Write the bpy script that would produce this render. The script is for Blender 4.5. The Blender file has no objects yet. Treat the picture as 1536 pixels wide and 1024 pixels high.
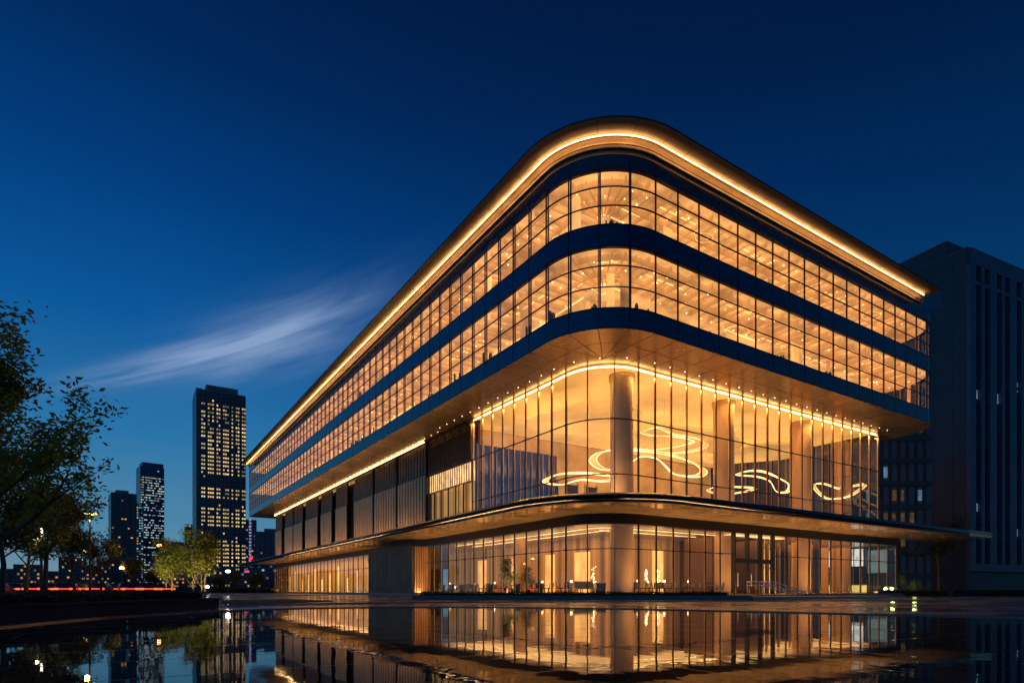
import bpy, math, random
from mathutils import Vector, Matrix
random.seed(7)
scene = bpy.context.scene
COL = scene.collection
PI = math.pi
CAM_H = 0.6
F = 900.0
HOR = 884.5

# ------------------------------------------------------------------ materials
def lin(c):
    out = []
    for v in c:
        v = v / 255.0
        out.append(v / 12.92 if v <= 0.04045 else ((v + 0.055) / 1.055) ** 2.4)
    return tuple(out)

def mat(name, base=(0.5, 0.5, 0.5), rough=0.5, metal=0.0, emit=None, estr=0.0,
        vary=0.0, vscale=2.0, bump=0.0, bscale=8.0, stretch=(1, 1, 1), evary=0.0, spec=0.5, rvary=0.0):
    m = bpy.data.materials.new(name)
    m.use_nodes = True
    nt = m.node_tree
    N, K = nt.nodes, nt.links
    b = N["Principled BSDF"]
    b.inputs["Base Color"].default_value = (*base, 1)
    b.inputs["Roughness"].default_value = rough
    b.inputs["Metallic"].default_value = metal
    b.inputs["Specular IOR Level"].default_value = spec
    if emit is not None:
        b.inputs["Emission Color"].default_value = (*emit, 1)
        b.inputs["Emission Strength"].default_value = estr
    if vary or bump or evary or rvary:
        tc = N.new("ShaderNodeTexCoord")
        mp = N.new("ShaderNodeMapping")
        mp.inputs["Scale"].default_value = stretch
        K.new(tc.outputs["Object"], mp.inputs["Vector"])
        nz = N.new("ShaderNodeTexNoise")
        nz.inputs["Scale"].default_value = vscale
        nz.inputs["Detail"].default_value = 5
        K.new(mp.outputs[0], nz.inputs["Vector"])
        if vary:
            mr = N.new("ShaderNodeMapRange")
            mr.inputs["From Min"].default_value = 0.3
            mr.inputs["From Max"].default_value = 0.7
            mr.inputs["To Min"].default_value = 1 - vary
            mr.inputs["To Max"].default_value = 1 + vary
            K.new(nz.outputs["Fac"], mr.inputs["Value"])
            mx = N.new("ShaderNodeVectorMath")
            mx.operation = 'SCALE'
            mx.inputs[0].default_value = base
            K.new(mr.outputs[0], mx.inputs["Scale"])
            K.new(mx.outputs[0], b.inputs["Base Color"])
        if evary:
            mr = N.new("ShaderNodeMapRange")
            mr.inputs["From Min"].default_value = 0.32
            mr.inputs["From Max"].default_value = 0.68
            mr.inputs["To Min"].default_value = estr * (1 - evary)
            mr.inputs["To Max"].default_value = estr * (1 + evary)
            K.new(nz.outputs["Fac"], mr.inputs["Value"])
            K.new(mr.outputs[0], b.inputs["Emission Strength"])
        if rvary:
            mr = N.new("ShaderNodeMapRange")
            mr.inputs["From Min"].default_value = 0.3
            mr.inputs["From Max"].default_value = 0.7
            mr.inputs["To Min"].default_value = max(0.0, rough - rvary)
            mr.inputs["To Max"].default_value = rough + rvary
            K.new(nz.outputs["Fac"], mr.inputs["Value"])
            K.new(mr.outputs[0], b.inputs["Roughness"])
        if bump:
            n2 = N.new("ShaderNodeTexNoise")
            n2.inputs["Scale"].default_value = bscale
            n2.inputs["Detail"].default_value = 4
            K.new(mp.outputs[0], n2.inputs["Vector"])
            bp = N.new("ShaderNodeBump")
            bp.inputs["Strength"].default_value = bump
            bp.inputs["Distance"].default_value = 0.1
            K.new(n2.outputs["Fac"], bp.inputs["Height"])
            K.new(bp.outputs[0], b.inputs["Normal"])
    return m

def glass_mat(name, tint=(0.93, 0.93, 0.93), ior=1.5, rough=0.0, bump=0.0, boost=1.0, base=0.0):
    m = bpy.data.materials.new(name)
    m.use_nodes = True
    nt = m.node_tree
    N, K = nt.nodes, nt.links
    N.remove(N["Principled BSDF"])
    out = N["Material Output"]
    tr = N.new("ShaderNodeBsdfTransparent")
    tr.inputs[0].default_value = (*tint, 1)
    gl = N.new("ShaderNodeBsdfGlossy")
    gl.inputs["Roughness"].default_value = rough
    gl.inputs["Color"].default_value = (1, 1, 1, 1)
    f0 = ((ior - 1) / (ior + 1)) ** 2
    lw = N.new("ShaderNodeLayerWeight")
    lw.inputs["Blend"].default_value = 0.5
    pw = N.new("ShaderNodeMath"); pw.operation = 'POWER'; pw.inputs[1].default_value = 5.0
    K.new(lw.outputs["Facing"], pw.inputs[0])
    fr = N.new("ShaderNodeMath"); fr.operation = 'MULTIPLY_ADD'
    fr.inputs[1].default_value = (1 - f0) * 0.7; fr.inputs[2].default_value = f0 * 1.9
    K.new(pw.outputs[0], fr.inputs[0])
    ma = N.new("ShaderNodeMath")
    ma.operation = 'MULTIPLY_ADD'
    ma.use_clamp = True
    ma.inputs[1].default_value = boost
    ma.inputs[2].default_value = base
    K.new(fr.outputs[0], ma.inputs[0])
    mx = N.new("ShaderNodeMixShader")
    K.new(ma.outputs[0], mx.inputs[0])
    K.new(tr.outputs[0], mx.inputs[1])
    K.new(gl.outputs[0], mx.inputs[2])
    K.new(mx.outputs[0], out.inputs[0])
    if bump:
        tc = N.new("ShaderNodeTexCoord")
        nz = N.new("ShaderNodeTexNoise")
        nz.inputs["Scale"].default_value = 0.6
        nz.inputs["Detail"].default_value = 1
        K.new(tc.outputs["Object"], nz.inputs["Vector"])
        bp = N.new("ShaderNodeBump")
        bp.inputs["Strength"].default_value = bump
        bp.inputs["Distance"].default_value = 0.05
        K.new(nz.outputs["Fac"], bp.inputs["Height"])
        K.new(bp.outputs[0], gl.inputs["Normal"])
    return m

def stripes(m, axis, scale, lo, hi, self_glow=None):
    """darken base colour in soft stripes along an object axis (wood boards, curtains)"""
    nt = m.node_tree
    N, K = nt.nodes, nt.links
    b = N["Principled BSDF"]
    tc = N.new("ShaderNodeTexCoord")
    mp = N.new("ShaderNodeMapping")
    sc = [0.02, 0.02, 0.02]
    for a in axis:
        sc[a] = scale
    mp.inputs["Scale"].default_value = sc
    K.new(tc.outputs["Object"], mp.inputs["Vector"])
    nz = N.new("ShaderNodeTexNoise")
    nz.inputs["Scale"].default_value = 1
    nz.inputs["Detail"].default_value = 3
    K.new(mp.outputs[0], nz.inputs["Vector"])
    cr = N.new("ShaderNodeValToRGB")
    cr.color_ramp.elements[0].position = 0.35
    cr.color_ramp.elements[1].position = 0.65
    cr.color_ramp.elements[0].color = (*lo, 1)
    cr.color_ramp.elements[1].color = (*hi, 1)
    K.new(nz.outputs["Fac"], cr.inputs[0])
    K.new(cr.outputs[0], b.inputs["Base Color"])
    if self_glow:  # stripe colour also glows by itself, in place of lamp light
        K.new(cr.outputs[0], b.inputs["Emission Color"])
        b.inputs["Emission Strength"].default_value = self_glow
    return m

WARM = (1.0, 0.49, 0.14)
GOLD = (1.0, 0.56, 0.17)
M = {}
M['glass'] = glass_mat('clear_glass', (0.9, 0.88, 0.86), 1.45, 0.0, 0.02)
M['glass_office'] = glass_mat('office_glass', (0.92, 0.87, 0.80), 1.45, 0.01, 0.03, 0.9, 0.0)
M['glass_soft'] = glass_mat('low_iron_glass', (0.9, 0.88, 0.86), 1.3, 0.02, 0.02, 0.45)
M['spandrel'] = mat('spandrel_glass', (0.004, 0.03, 0.085), 0.08, 0.0, vary=0.12, vscale=0.25, bump=0.012, bscale=0.5, spec=1.0)
M['mullion'] = mat('dark_mullion_metal', (0.03, 0.028, 0.03), 0.35, 0.8, vary=0.2, vscale=6)
M['fin_light'] = mat('pale_inner_fin', (0.5, 0.38, 0.34), 0.4, 0.2, vary=0.1, vscale=3)
M['bronze_fin'] = mat('bronze_fin_metal', (0.45, 0.3, 0.16), 0.28, 0.85, vary=0.1, vscale=3)
M['soffit'] = mat('soffit_bronze_panel', (0.46, 0.30, 0.17), 0.27, 0.85, vary=0.06, vscale=0.25, rvary=0.02)
M['joint'] = mat('panel_joint', (0.06, 0.04, 0.03), 0.7, 0.2)
M['eave'] = mat('eave_panel', (0.78, 0.52, 0.29), 0.5, 0.05, vary=0.06, vscale=0.5)
M['dark_metal'] = mat('dark_bronze_metal', (0.045, 0.035, 0.03), 0.3, 0.8, vary=0.15, vscale=1.5)
M['trim'] = mat('trim_bronze', (0.5, 0.33, 0.19), 0.3, 0.6, vary=0.06, vscale=2)
M['strip'] = mat('led_strip', (0.9, 0.8, 0.6), 0.5, 0, (1.0, 0.60, 0.24), 7.0, evary=0.25, vscale=1.3)
M['strip_soft'] = mat('led_strip_soft', (0.9, 0.8, 0.6), 0.5, 0, (1.0, 0.60, 0.22), 1.6, evary=0.45, vscale=0.9)
M['spot'] = mat('spot_lamp', (1, 0.9, 0.7), 0.5, 0, (1.0, 0.70, 0.36), 7.0)
M['spot_soft'] = mat('ceiling_spot', (1, 0.9, 0.7), 0.5, 0, (1.0, 0.66, 0.28), 4.0, evary=0.5, vscale=0.7)
M['ribbon'] = mat('ribbon_light', (1, 0.85, 0.6), 0.5, 0, (1.0, 0.60, 0.25), 3.4, evary=0.5, vscale=0.8)
M['ribbon_back'] = mat('ribbon_band', (0.6, 0.4, 0.2), 0.4, 0.0, (1.0, 0.52, 0.16), 0.9, evary=0.5, vscale=0.8)
M['canopy_under'] = mat('canopy_soffit_metal', (0.66, 0.43, 0.22), 0.14, 0.5, vary=0.15, vscale=0.6, bump=0.06, bscale=1.2, rvary=0.05)
M['canopy_edge'] = mat('canopy_edge_metal', (0.05, 0.055, 0.075), 0.18, 0.85, vary=0.1, vscale=1)
M['beam'] = mat('dark_beam', (0.018, 0.015, 0.014), 0.3, 0.5, vary=0.2, vscale=1)
M['roof'] = mat('roof_membrane', (0.03, 0.03, 0.035), 0.7)
M['ceil_up'] = mat('office_ceiling', (0.5, 0.36, 0.22), 0.2, 0.0, (1.0, 0.49, 0.15), 0.78, evary=0.6, vscale=0.5, bump=0.05, bscale=2)  # ceiling glows by itself in place of room lamps
M['wall_up'] = mat('office_core_wall', (0.62, 0.42, 0.27), 0.6, 0.0, (1.0, 0.46, 0.13), 0.40, vary=0.25, vscale=0.6, evary=0.6)  # wall glow stands in for light falling on it
M['beam_up'] = mat('office_beam', (0.55, 0.34, 0.16), 0.4, 0.0, (1.0, 0.45, 0.13), 0.50, evary=0.4, vscale=0.5)  # beams glow less than the ceiling: their shading is set by emission
M['floor_up'] = mat('office_floor', (0.25, 0.17, 0.11), 0.5, 0, vary=0.2)
M['ceil_atr'] = mat('atrium_ceiling', (0.6, 0.42, 0.2), 0.18, 0.0, (1.0, 0.50, 0.12), 0.84, evary=0.4, vscale=0.16, bump=0.03, bscale=0.6)  # emission over the whole ceiling replaces an atrium lamp
M['wall_atr'] = mat('atrium_wall', (0.62, 0.42, 0.24), 0.35, 0.0, (1.0, 0.45, 0.11), 0.28, vary=0.2, vscale=0.4, evary=0.5)  # lit look comes from the wall's own glow
M['wall_blue'] = mat('navy_glass_wall', (0.006, 0.025, 0.085), 0.12, 0.0, (0.02, 0.09, 0.32), 0.12, vary=0.1, vscale=0.4)  # faint blue glow imitates sky in the glass
M['floor_in'] = mat('polished_floor', (0.36, 0.23, 0.13), 0.15, 0, vary=0.15, vscale=1.0)
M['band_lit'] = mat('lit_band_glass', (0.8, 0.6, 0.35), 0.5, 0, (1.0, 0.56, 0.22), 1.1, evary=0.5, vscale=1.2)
M['column'] = mat('column_stone', (0.60, 0.38, 0.20), 0.25, 0.1, vary=0.18, vscale=0.8, stretch=(1, 1, 0.3))
M['wood'] = stripes(mat('wood_wall', (0.4, 0.22, 0.1), 0.35), (0, 1), 1.3, (0.20, 0.095, 0.035), (0.66, 0.34, 0.11), 0.36)  # boards glow by themselves as if washed with light
M['curtain'] = stripes(mat('gold_curtain', (0.5, 0.3, 0.1), 0.6), (0, 1), 2.6, (0.14, 0.075, 0.02), (0.85, 0.46, 0.11), 0.50)  # cloth given its own glow as if strongly lit
M['glow_fill'] = mat('glow_fill_panel', (0.9, 0.7, 0.4), 0.4, 0, (1.0, 0.50, 0.13), 1.0, evary=0.5, vscale=0.7, stretch=(1, 1, 0.4))  # invented glowing surface, added to brighten the interior
M['fin_wall'] = mat('bronze_cladding', (0.52, 0.30, 0.165), 0.35, 0.7, vary=0.12, vscale=0.5)
M['fin_dark'] = mat('dark_cladding', (0.20, 0.12, 0.08), 0.4, 0.6, vary=0.15, vscale=0.5)
M['ceil_g'] = mat('lobby_ceiling', (0.20, 0.12, 0.07), 0.22, 0.3, (1.0, 0.5, 0.2), 0.05, vary=0.2, vscale=0.5)  # slight glow mixed into the ceiling, no lamp there
M['door_metal'] = mat('door_frame_metal', (0.05, 0.04, 0.035), 0.3, 0.8)
M['steel'] = mat('handrail_steel', (0.8, 0.7, 0.6), 0.3, 0.5)
M['stone'] = mat('terrace_stone', (0.13, 0.13, 0.14), 0.35, 0, vary=0.2, vscale=1.2, bump=0.05, bscale=10)
M['black_fab'] = mat('black_leather', (0.02, 0.018, 0.017), 0.5, vary=0.2)
M['chair_wood'] = mat('chair_wood', (0.16, 0.09, 0.045), 0.45, vary=0.25, vscale=6)
M['cream_fab'] = mat('cream_fabric', (0.55, 0.42, 0.30), 0.8, vary=0.1)
M['table'] = mat('table_wood', (0.30, 0.18, 0.09), 0.3, vary=0.2, vscale=4)
M['lamp_shade'] = mat('lamp_shade', (0.9, 0.8, 0.6), 0.6, 0, (1.0, 0.66, 0.3), 7.0)
M['concrete'] = mat('dark_concrete', (0.022, 0.034, 0.06), 0.9, spec=0.1, vary=0.25, vscale=0.8, bump=0.08, bscale=12)
M['soil'] = mat('soil', (0.03, 0.022, 0.015), 0.9, vary=0.4, vscale=8)
M['bark'] = mat('bark', (0.09, 0.065, 0.045), 0.85, vary=0.35, vscale=9, bump=0.5, bscale=14, stretch=(1, 1, 0.25))
def leaf_mat(name, base, trans=0.35):
    m = mat(name, base, 0.55, 0, vary=0.55, vscale=2.2)
    nt = m.node_tree
    N, K = nt.nodes, nt.links
    b = N["Principled BSDF"]
    t = N.new("ShaderNodeBsdfTranslucent")
    t.inputs[0].default_value = (base[0] * 1.6, base[1] * 1.5, base[2], 1)
    mx = N.new("ShaderNodeMixShader")
    mx.inputs[0].default_value = trans
    K.new(b.outputs[0], mx.inputs[1])
    K.new(t.outputs[0], mx.inputs[2])
    K.new(mx.outputs[0], N["Material Output"].inputs[0])
    return m
M['leaf'] = leaf_mat('leaf_green', (0.13, 0.135, 0.035))
M['leaf_near'] = leaf_mat('leaf_near_green', (0.20, 0.26, 0.05), 0.45)  # lighter leaf colour in place of warm light from the building
M['leaf_dark'] = leaf_mat('leaf_dark_green', (0.04, 0.065, 0.02))
M['leaf_yellow'] = leaf_mat('leaf_yellow_green', (0.17, 0.19, 0.025))
M['hedge'] = leaf_mat('hedge_green', (0.04, 0.06, 0.02), 0.2)

# ------------------------------------------------------------------ mesh builder
class MB:
    def __init__(self):
        self.v = []; self.f = []; self.m = []
    def add(self, vs, fs, m=0):
        o = len(self.v)
        self.v.extend([tuple(p) for p in vs])
        for f in fs:
            self.f.append(tuple(i + o for i in f)); self.m.append(m)
    def quad(self, a, b, c, d, m=0):
        self.add([a, b, c, d], [(0, 1, 2, 3)], m)
    def box(self, x0, x1, y0, y1, z0, z1, m=0):
        vs = [(x0, y0, z0), (x1, y0, z0), (x1, y1, z0), (x0, y1, z0), (x0, y0, z1), (x1, y0, z1), (x1, y1, z1), (x0, y1, z1)]
        self.add(vs, [(0, 3, 2, 1), (4, 5, 6, 7), (0, 1, 5, 4), (1, 2, 6, 5), (2, 3, 7, 6), (3, 0, 4, 7)], m)
    def hexa(self, lo, hi, m=0):
        n = len(lo)
        fs = [tuple(range(n - 1, -1, -1)), tuple(range(n, 2 * n))]
        for i in range(n):
            j = (i + 1) % n
            fs.append((i, j, n + j, n + i))
        self.add(list(lo) + list(hi), fs, m)
    def prism(self, poly, z0, z1, m=0):
        self.hexa([(p[0], p[1], z0) for p in poly], [(p[0], p[1], z1) for p in poly], m)
    def tube(self, pts, rad, seg=6, m=0, closed=False, cap=True):
        pts = [Vector(p) for p in pts]
        n = len(pts)
        rr = rad if isinstance(rad, (list, tuple)) else [rad] * n
        rings = []
        for i, p in enumerate(pts):
            if closed:
                d = pts[(i + 1) % n] - pts[i - 1]
            else:
                d = pts[min(i + 1, n - 1)] - pts[max(i - 1, 0)]
            if d.length < 1e-9: d = Vector((0, 0, 1))
            d.normalize()
            up = Vector((0, 0, 1)) if abs(d.z) < 0.95 else Vector((1, 0, 0))
            a = d.cross(up).normalized(); b = a.cross(d).normalized()
            rings.append([p + (a * math.cos(2 * PI * k / seg) + b * math.sin(2 * PI * k / seg)) * rr[i] for k in range(seg)])
        vs = [q for r in rings for q in r]
        fs = []
        lim = n if closed else n - 1
        for i in range(lim):
            j = (i + 1) % n
            for k in range(seg):
                l = (k + 1) % seg
                fs.append((i * seg + k, i * seg + l, j * seg + l, j * seg + k))
        if cap and not closed:
            fs.append(tuple(range(seg - 1, -1, -1)))
            fs.append(tuple((n - 1) * seg + k for k in range(seg)))
        self.add(vs, fs, m)
    def lathe(self, prof, cx=0, cy=0, seg=24, m=0):
        vs = []; fs = []
        for r, z in prof:
            for k in range(seg):
                a = 2 * PI * k / seg
                vs.append((cx + r * math.cos(a), cy + r * math.sin(a), z))
        for i in range(len(prof) - 1):
            for k in range(seg):
                l = (k + 1) % seg
                fs.append((i * seg + k, i * seg + l, (i + 1) * seg + l, (i + 1) * seg + k))
        fs.append(tuple(range(seg - 1, -1, -1)))
        fs.append(tuple((len(prof) - 1) * seg + k for k in range(seg)))
        self.add(vs, fs, m)
    def build(self, name, mats, parent=None, smooth=False, org=(0, 0, 0), loc=None):
        me = bpy.data.meshes.new(name)
        ox, oy, oz = org
        me.from_pydata([(x - ox, y - oy, z - oz) for x, y, z in self.v], [], self.f)
        if not isinstance(mats, (list, tuple)): mats = [mats]
        for m in mats: me.materials.append(m)
        me.polygons.foreach_set('material_index', self.m)
        if smooth:
            me.polygons.foreach_set('use_smooth', [True] * len(self.f))
        me.update()
        o = bpy.data.objects.new(name, me)
        COL.objects.link(o)
        if parent is not None: o.parent = parent
        if loc: o.location = loc
        return o

def smooth_angle(o, deg=40):
    me = o.data
    me.polygons.foreach_set('use_smooth', [True] * len(me.polygons))
    try:
        me.set_sharp_from_angle(angle=math.radians(deg))
    except Exception:
        pass

def tag(o, label=None, cat=None, group=None, kind=None):
    if label: o['label'] = label
    if cat: o['category'] = cat
    if group: o['group'] = group
    if kind: o['kind'] = kind
    return o

def empty(name, loc=(0, 0, 0), rz=0.0):
    o = bpy.data.objects.new(name, None)
    o.empty_display_size = 0.3
    COL.objects.link(o)
    o.location = loc; o.rotation_euler = (0, 0, rz)
    return o

def copy_tree(o, parent=None):
    c = o.copy(); COL.objects.link(c)
    if parent is not None: c.parent = parent
    for ch in o.children:
        copy_tree(ch, c)
    return c

ORD = ['first', 'second', 'third', 'fourth', 'fifth', 'sixth', 'seventh', 'eighth', 'ninth', 'tenth', 'eleventh', 'twelfth',
       'thirteenth', 'fourteenth', 'fifteenth', 'sixteenth', 'seventeenth', 'eighteenth', 'nineteenth', 'twentieth']

# ------------------------------------------------------------------ frame of the building
TH = math.atan2(0.543, 0.8397)
RX, RY = math.cos(TH), math.sin(TH)
def W(s, t, z=0.0):
    return Vector((s * RX - t * RY, s * RY + t * RX, z))
def pix(px, py, D):
    return Vector(((px - 768) / F * D, D, CAM_H + (HOR - py) / F * D))
def px_of(s, t):
    p = W(s, t); return 768 + F * p.x / p.y

ORG = (27.9, 31.9, 0.0)
bld = empty('exhibition_building', W(*ORG), TH)
tag(bld, 'long glass building with rounded corner, glowing golden inside under a thin bright roof line', 'building')
def part(mb, name, mats, smooth=False, parent=None):
    return mb.build(name, mats, parent or bld, smooth, ORG)

class Path:
    def __init__(self, d, e, r, tend, send, r2=0.0, side=0.0):
        self.d, self.e, self.r, self.tend, self.send, self.r2, self.side = d, e, r, tend, send, r2, side
        self.A = r * PI / 2
        self.LR = send - r2 - (d + r)
        self.A2 = r2 * PI / 2
        self.u0 = -(tend - (e + r))
        self.u1 = self.A + self.LR
        self.u2 = self.u1 + self.A2
        self.u3 = self.u2 + side
    def at(self, u, off=0.0):
        d, e, r = self.d, self.e, self.r
        if u <= 0:
            return (d - off, e + r - u, -1.0, 0.0)
        if u < self.A:
            a = u / self.A * PI / 2
            n = (-math.cos(a), -math.sin(a))
            return (d + r + n[0] * (r + off), e + r + n[1] * (r + off), n[0], n[1])
        if u <= self.u1:
            return (d + r + (u - self.A), e - off, 0.0, -1.0)
        if self.r2 and u < self.u2:
            a = (u - self.u1) / self.A2 * PI / 2
            n = (math.sin(a), -math.cos(a))
            return (self.send - self.r2 + n[0] * (self.r2 + off), e + self.r2 + n[1] * (self.r2 + off), n[0], n[1])
        return (self.send + off, e + self.r2 + (u - self.u2), 1.0, 0.0)
    def samples(self, a, b, step=0.35):
        us = [a, b, self.u1]
        if self.side and not self.r2: us.append(self.u1 + 1e-3)
        for lo, hi in ((0, self.A), (self.u1, self.u2)):
            if hi > lo:
                n = max(2, int((hi - lo) / step))
                for k in range(n + 1):
                    us.append(lo + (hi - lo) * k / n)
        us = sorted(set(round(u, 5) for u in us if a - 1e-6 <= u <= b + 1e-6))
        return us
    def P(self, u, off, z):
        s, t, _, _ = self.at(u, off)
        return (s, t, z)

def ribbon(mb, path, a, b, off, z0, z1, m=0, step=0.35):
    us = path.samples(a, b, step)
    for p, q in zip(us[:-1], us[1:]):
        mb.quad(path.P(p, off, z0), path.P(q, off, z0), path.P(q, off, z1), path.P(p, off, z1), m)

def sweep(mb, path, a, b, prof, m=0, step=0.35, cap=True, mm=None):
    """closed profile of (off, z) swept along the path"""
    us = path.samples(a, b, step)
    n = len(prof)
    vs = []
    for u in us:
        for off, z in prof:
            vs.append(path.P(u, off, z))
    base = len(mb.v)
    mb.v.extend(vs)
    for i in range(len(us) - 1):
        for k in range(n):
            l = (k + 1) % n
            mb.f.append((base + i * n + k, base + i * n + l, base + (i + 1) * n + l, base + (i + 1) * n + k))
            mb.m.append(mm[k] if mm else m)
    if cap:
        mb.f.append(tuple(base + k for k in range(n))); mb.m.append(m)
        e = base + (len(us) - 1) * n
        mb.f.append(tuple(e + k for k in range(n - 1, -1, -1))); mb.m.append(m)

def vbar(mb, path, u, off0, off1, w, z0, z1, m=0):
    """upright bar at u, between two offsets, w wide"""
    s, t, ns, nt = path.at(u, 0)
    ts, tt = -nt, ns
    lo = []
    for o, k in ((off0, -w / 2), (off1, -w / 2), (off1, w / 2), (off0, w / 2)):
        lo.append((s + ns * o + ts * k, t + nt * o + tt * k))
    mb.hexa([(x, y, z0) for x, y in lo], [(x, y, z1) for x, y in lo], m)

BOX = Path(23.6, 27.3, 5.0, 145.0, 70.0, 4.0, 30.0)
ATR = Path(27.9, 31.9, 3.8, 50.1, 66.3, 0.0, 21.0)
GRD = Path(27.9, 31.9, 3.8, 139.5, 70.1, 0.0, 18.0)
CAN = Path(22.6, 26.5, 8.5, 157.0, 79.6)

# ------------------------------------------------------------------ upper box
Z = dict(sof=17.0, b1=18.3, g1=22.16, b2=23.54, g2=27.0, b3=27.9)
def bays(path):
    out = []
    nL = int(round(-path.u0 / 2.02))
    for k in range(nL):
        out.append((path.u0 + (-path.u0) * k / nL, path.u0 + (-path.u0) * (k + 1) / nL))
    for k in range(4):
        out.append((path.A * k / 4, path.A * (k + 1) / 4))
    nR = 18
    for k in range(nR):
        out.append((path.A + path.LR * k / nR, path.A + path.LR * (k + 1) / nR))
    for k in range(3):
        out.append((path.u1 + path.A2 * k / 3, path.u1 + path.A2 * (k + 1) / 3))
    for k in range(12):
        out.append((path.u2 + path.side * k / 12, path.u2 + path.side * (k + 1) / 12))
    return out
BB = bays(BOX)
def bay_depth(b):
    s, t, _, _ = BOX.at((b[0] + b[1]) / 2)
    return W(s, t).y
order = sorted([b for b in BB if b[1] <= BOX.u2 + 0.01], key=bay_depth)
side_bays = [b for b in BB if b[1] > BOX.u2 + 0.01]
near_w = order[:50]
near_s = order[:33]

def window_bay(mb, b, z0, z1):
    ribbon(mb, BOX, b[0], b[1], 0.0, z0, z1, 0)
    h = z1 - z0
    for fz in (0.345, 0.69):
        z = z0 + h * fz
        sweep(mb, BOX, b[0] + 0.03, b[1] - 0.03, [(-0.06, z - 0.022), (0.035, z - 0.022), (0.035, z + 0.022), (-0.06, z + 0.022)], 1)
    vbar(mb, BOX, b[0], -0.04, 0.05, 0.055, z0, z1, 1)
    vbar(mb, BOX, b[0] + 0.11, -0.12, -0.06, 0.12, z0, z1, 2)
def spandrel_bay(mb, b, z0, z1):
    g = 0.03
    sweep(mb, BOX, b[0] + g, b[1] - g, [(-0.1, z0 + g), (0.03, z0 + g), (0.03, z1 - g), (-0.1, z1 - g)], 0)

WM = [M['glass_office'], M['mullion'], M['fin_light']]
far_w = MB()
for b in order + side_bays:
    for (z0, z1) in ((Z['b1'], Z['g1']), (Z['b2'], Z['g2'])):
        if b in near_w:
            mb = MB(); window_bay(mb, b, z0, z1); part(mb, 'window', WM)
        else:
            window_bay(far_w, b, z0, z1)
tag(part(far_w, 'windows', WM), kind='stuff')
far_s = MB()
for b in order + side_bays:
    for (z0, z1) in ((Z['sof'] + 0.05, Z['b1']), (Z['g1'], Z['b2']), (Z['g2'], Z['b3'])):
        if b in near_s:
            mb = MB(); spandrel_bay(mb, b, z0, z1); part(mb, 'spandrel_panel', M['spandrel'])
        else:
            spandrel_bay(far_s, b, z0, z1)
tag(part(far_s, 'spandrel_panels', M['spandrel']), kind='stuff')
# backing behind the spandrels and the thin frame lines
mb = MB()
for (z0, z1) in ((Z['sof'] + 0.02, Z['b1']), (Z['g1'], Z['b2']), (Z['g2'], Z['b3'])):
    sweep(mb, BOX, BOX.u0, BOX.u3, [(-0.25, z0), (-0.04, z0), (-0.04, z1), (-0.25, z1)], 0)
for z in (Z['b1'], Z['g1'], Z['b2'], Z['g2']):
    sweep(mb, BOX, BOX.u0, BOX.u3, [(-0.1, z - 0.035), (0.05, z - 0.035), (0.05, z + 0.035), (-0.1, z + 0.035)], 0)
part(mb, 'facade_frame', M['mullion'])
# far end face of the box
mb = MB()
mb.box(23.6, 62, 145.0, 145.3, 17.0, 27.9)
part(mb, 'end_wall', M['dark_metal'])

def outline(path, off, tend=None, back=None, step=0.35):
    us = path.samples(path.u0, path.u3 if path.side else path.u1, step)
    pts = [path.P(u, off, 0)[:2] for u in us]
    return pts
def sheet(mb, pts, z, m=0, flip=False):
    vs = [(p[0], p[1], z) for p in pts]
    f = tuple(range(len(vs)))
    mb.add(vs, [f if not flip else f[::-1]], m)

# soffit under the box: one bronze sheet with panel joints
mb = MB()
o = outline(BOX, 0.0)
o = o + [(70.0, 64.0), (70.0, 145.0)]
mb.hexa([(p[0], p[1], 17.0) for p in o], [(p[0], p[1], 17.05) for p in o], 0)
for i, b in enumerate(order):
    u = b[0]
    s0 = BOX.at(u, -0.03); s1 = BOX.at(u, -5.0)
    ts, tt = -s0[3], s0[2]
    w = 0.022
    a = (s0[0] - ts * w, s0[1] - tt * w, 16.994); c = (s0[0] + ts * w, s0[1] + tt * w, 16.994)
    d = (s1[0] + ts * w, s1[1] + tt * w, 16.994); e = (s1[0] - ts * w, s1[1] - tt * w, 16.994)
    mb.quad(a, c, d, e, 1)
for off in (-2.2,):
    sweep(mb, BOX, BOX.u0, BOX.u3 - 1, [(off - 0.012, 16.992), (off + 0.012, 16.992), (off + 0.012, 16.998), (off - 0.012, 16.998)], 1)
part(mb, 'soffit', [M['soffit'], M['joint']])

# cornice trims, light strip, eave, roof
REND = BOX.A + (65.0 - 28.6)
mb = MB()
sweep(mb, BOX, BOX.u0, REND - 0.2, [(-0.3, 27.9), (0.06, 27.9), (0.06, 28.12), (-0.3, 28.12)])
sweep(mb, BOX, BOX.u0, REND - 0.2, [(-0.3, 28.12), (0.0, 28.12), (0.0, 28.2), (-0.3, 28.2)])
sweep(mb, BOX, BOX.u0, REND - 0.2, [(-0.3, 28.2), (0.22, 28.2), (0.22, 28.36), (-0.3, 28.36)])
sweep(mb, BOX, BOX.u0, REND - 0.2, [(-0.3, 28.36), (0.12, 28.36), (0.12, 28.46), (-0.3, 28.46)])
sweep(mb, BOX, BOX.u0, REND - 0.2, [(-0.3, 28.46), (0.20, 28.46), (0.20, 28.60), (-0.3, 28.60)])
smooth_angle(part(mb, 'cornice', M['trim']))
mb = MB()
sweep(mb, BOX, BOX.u0, REND - 0.9, [(0.55, 28.70), (0.60, 28.70), (0.60, 28.75), (0.55, 28.75)])
part(mb, 'light_strip', M['strip'])
mb = MB()
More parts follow.
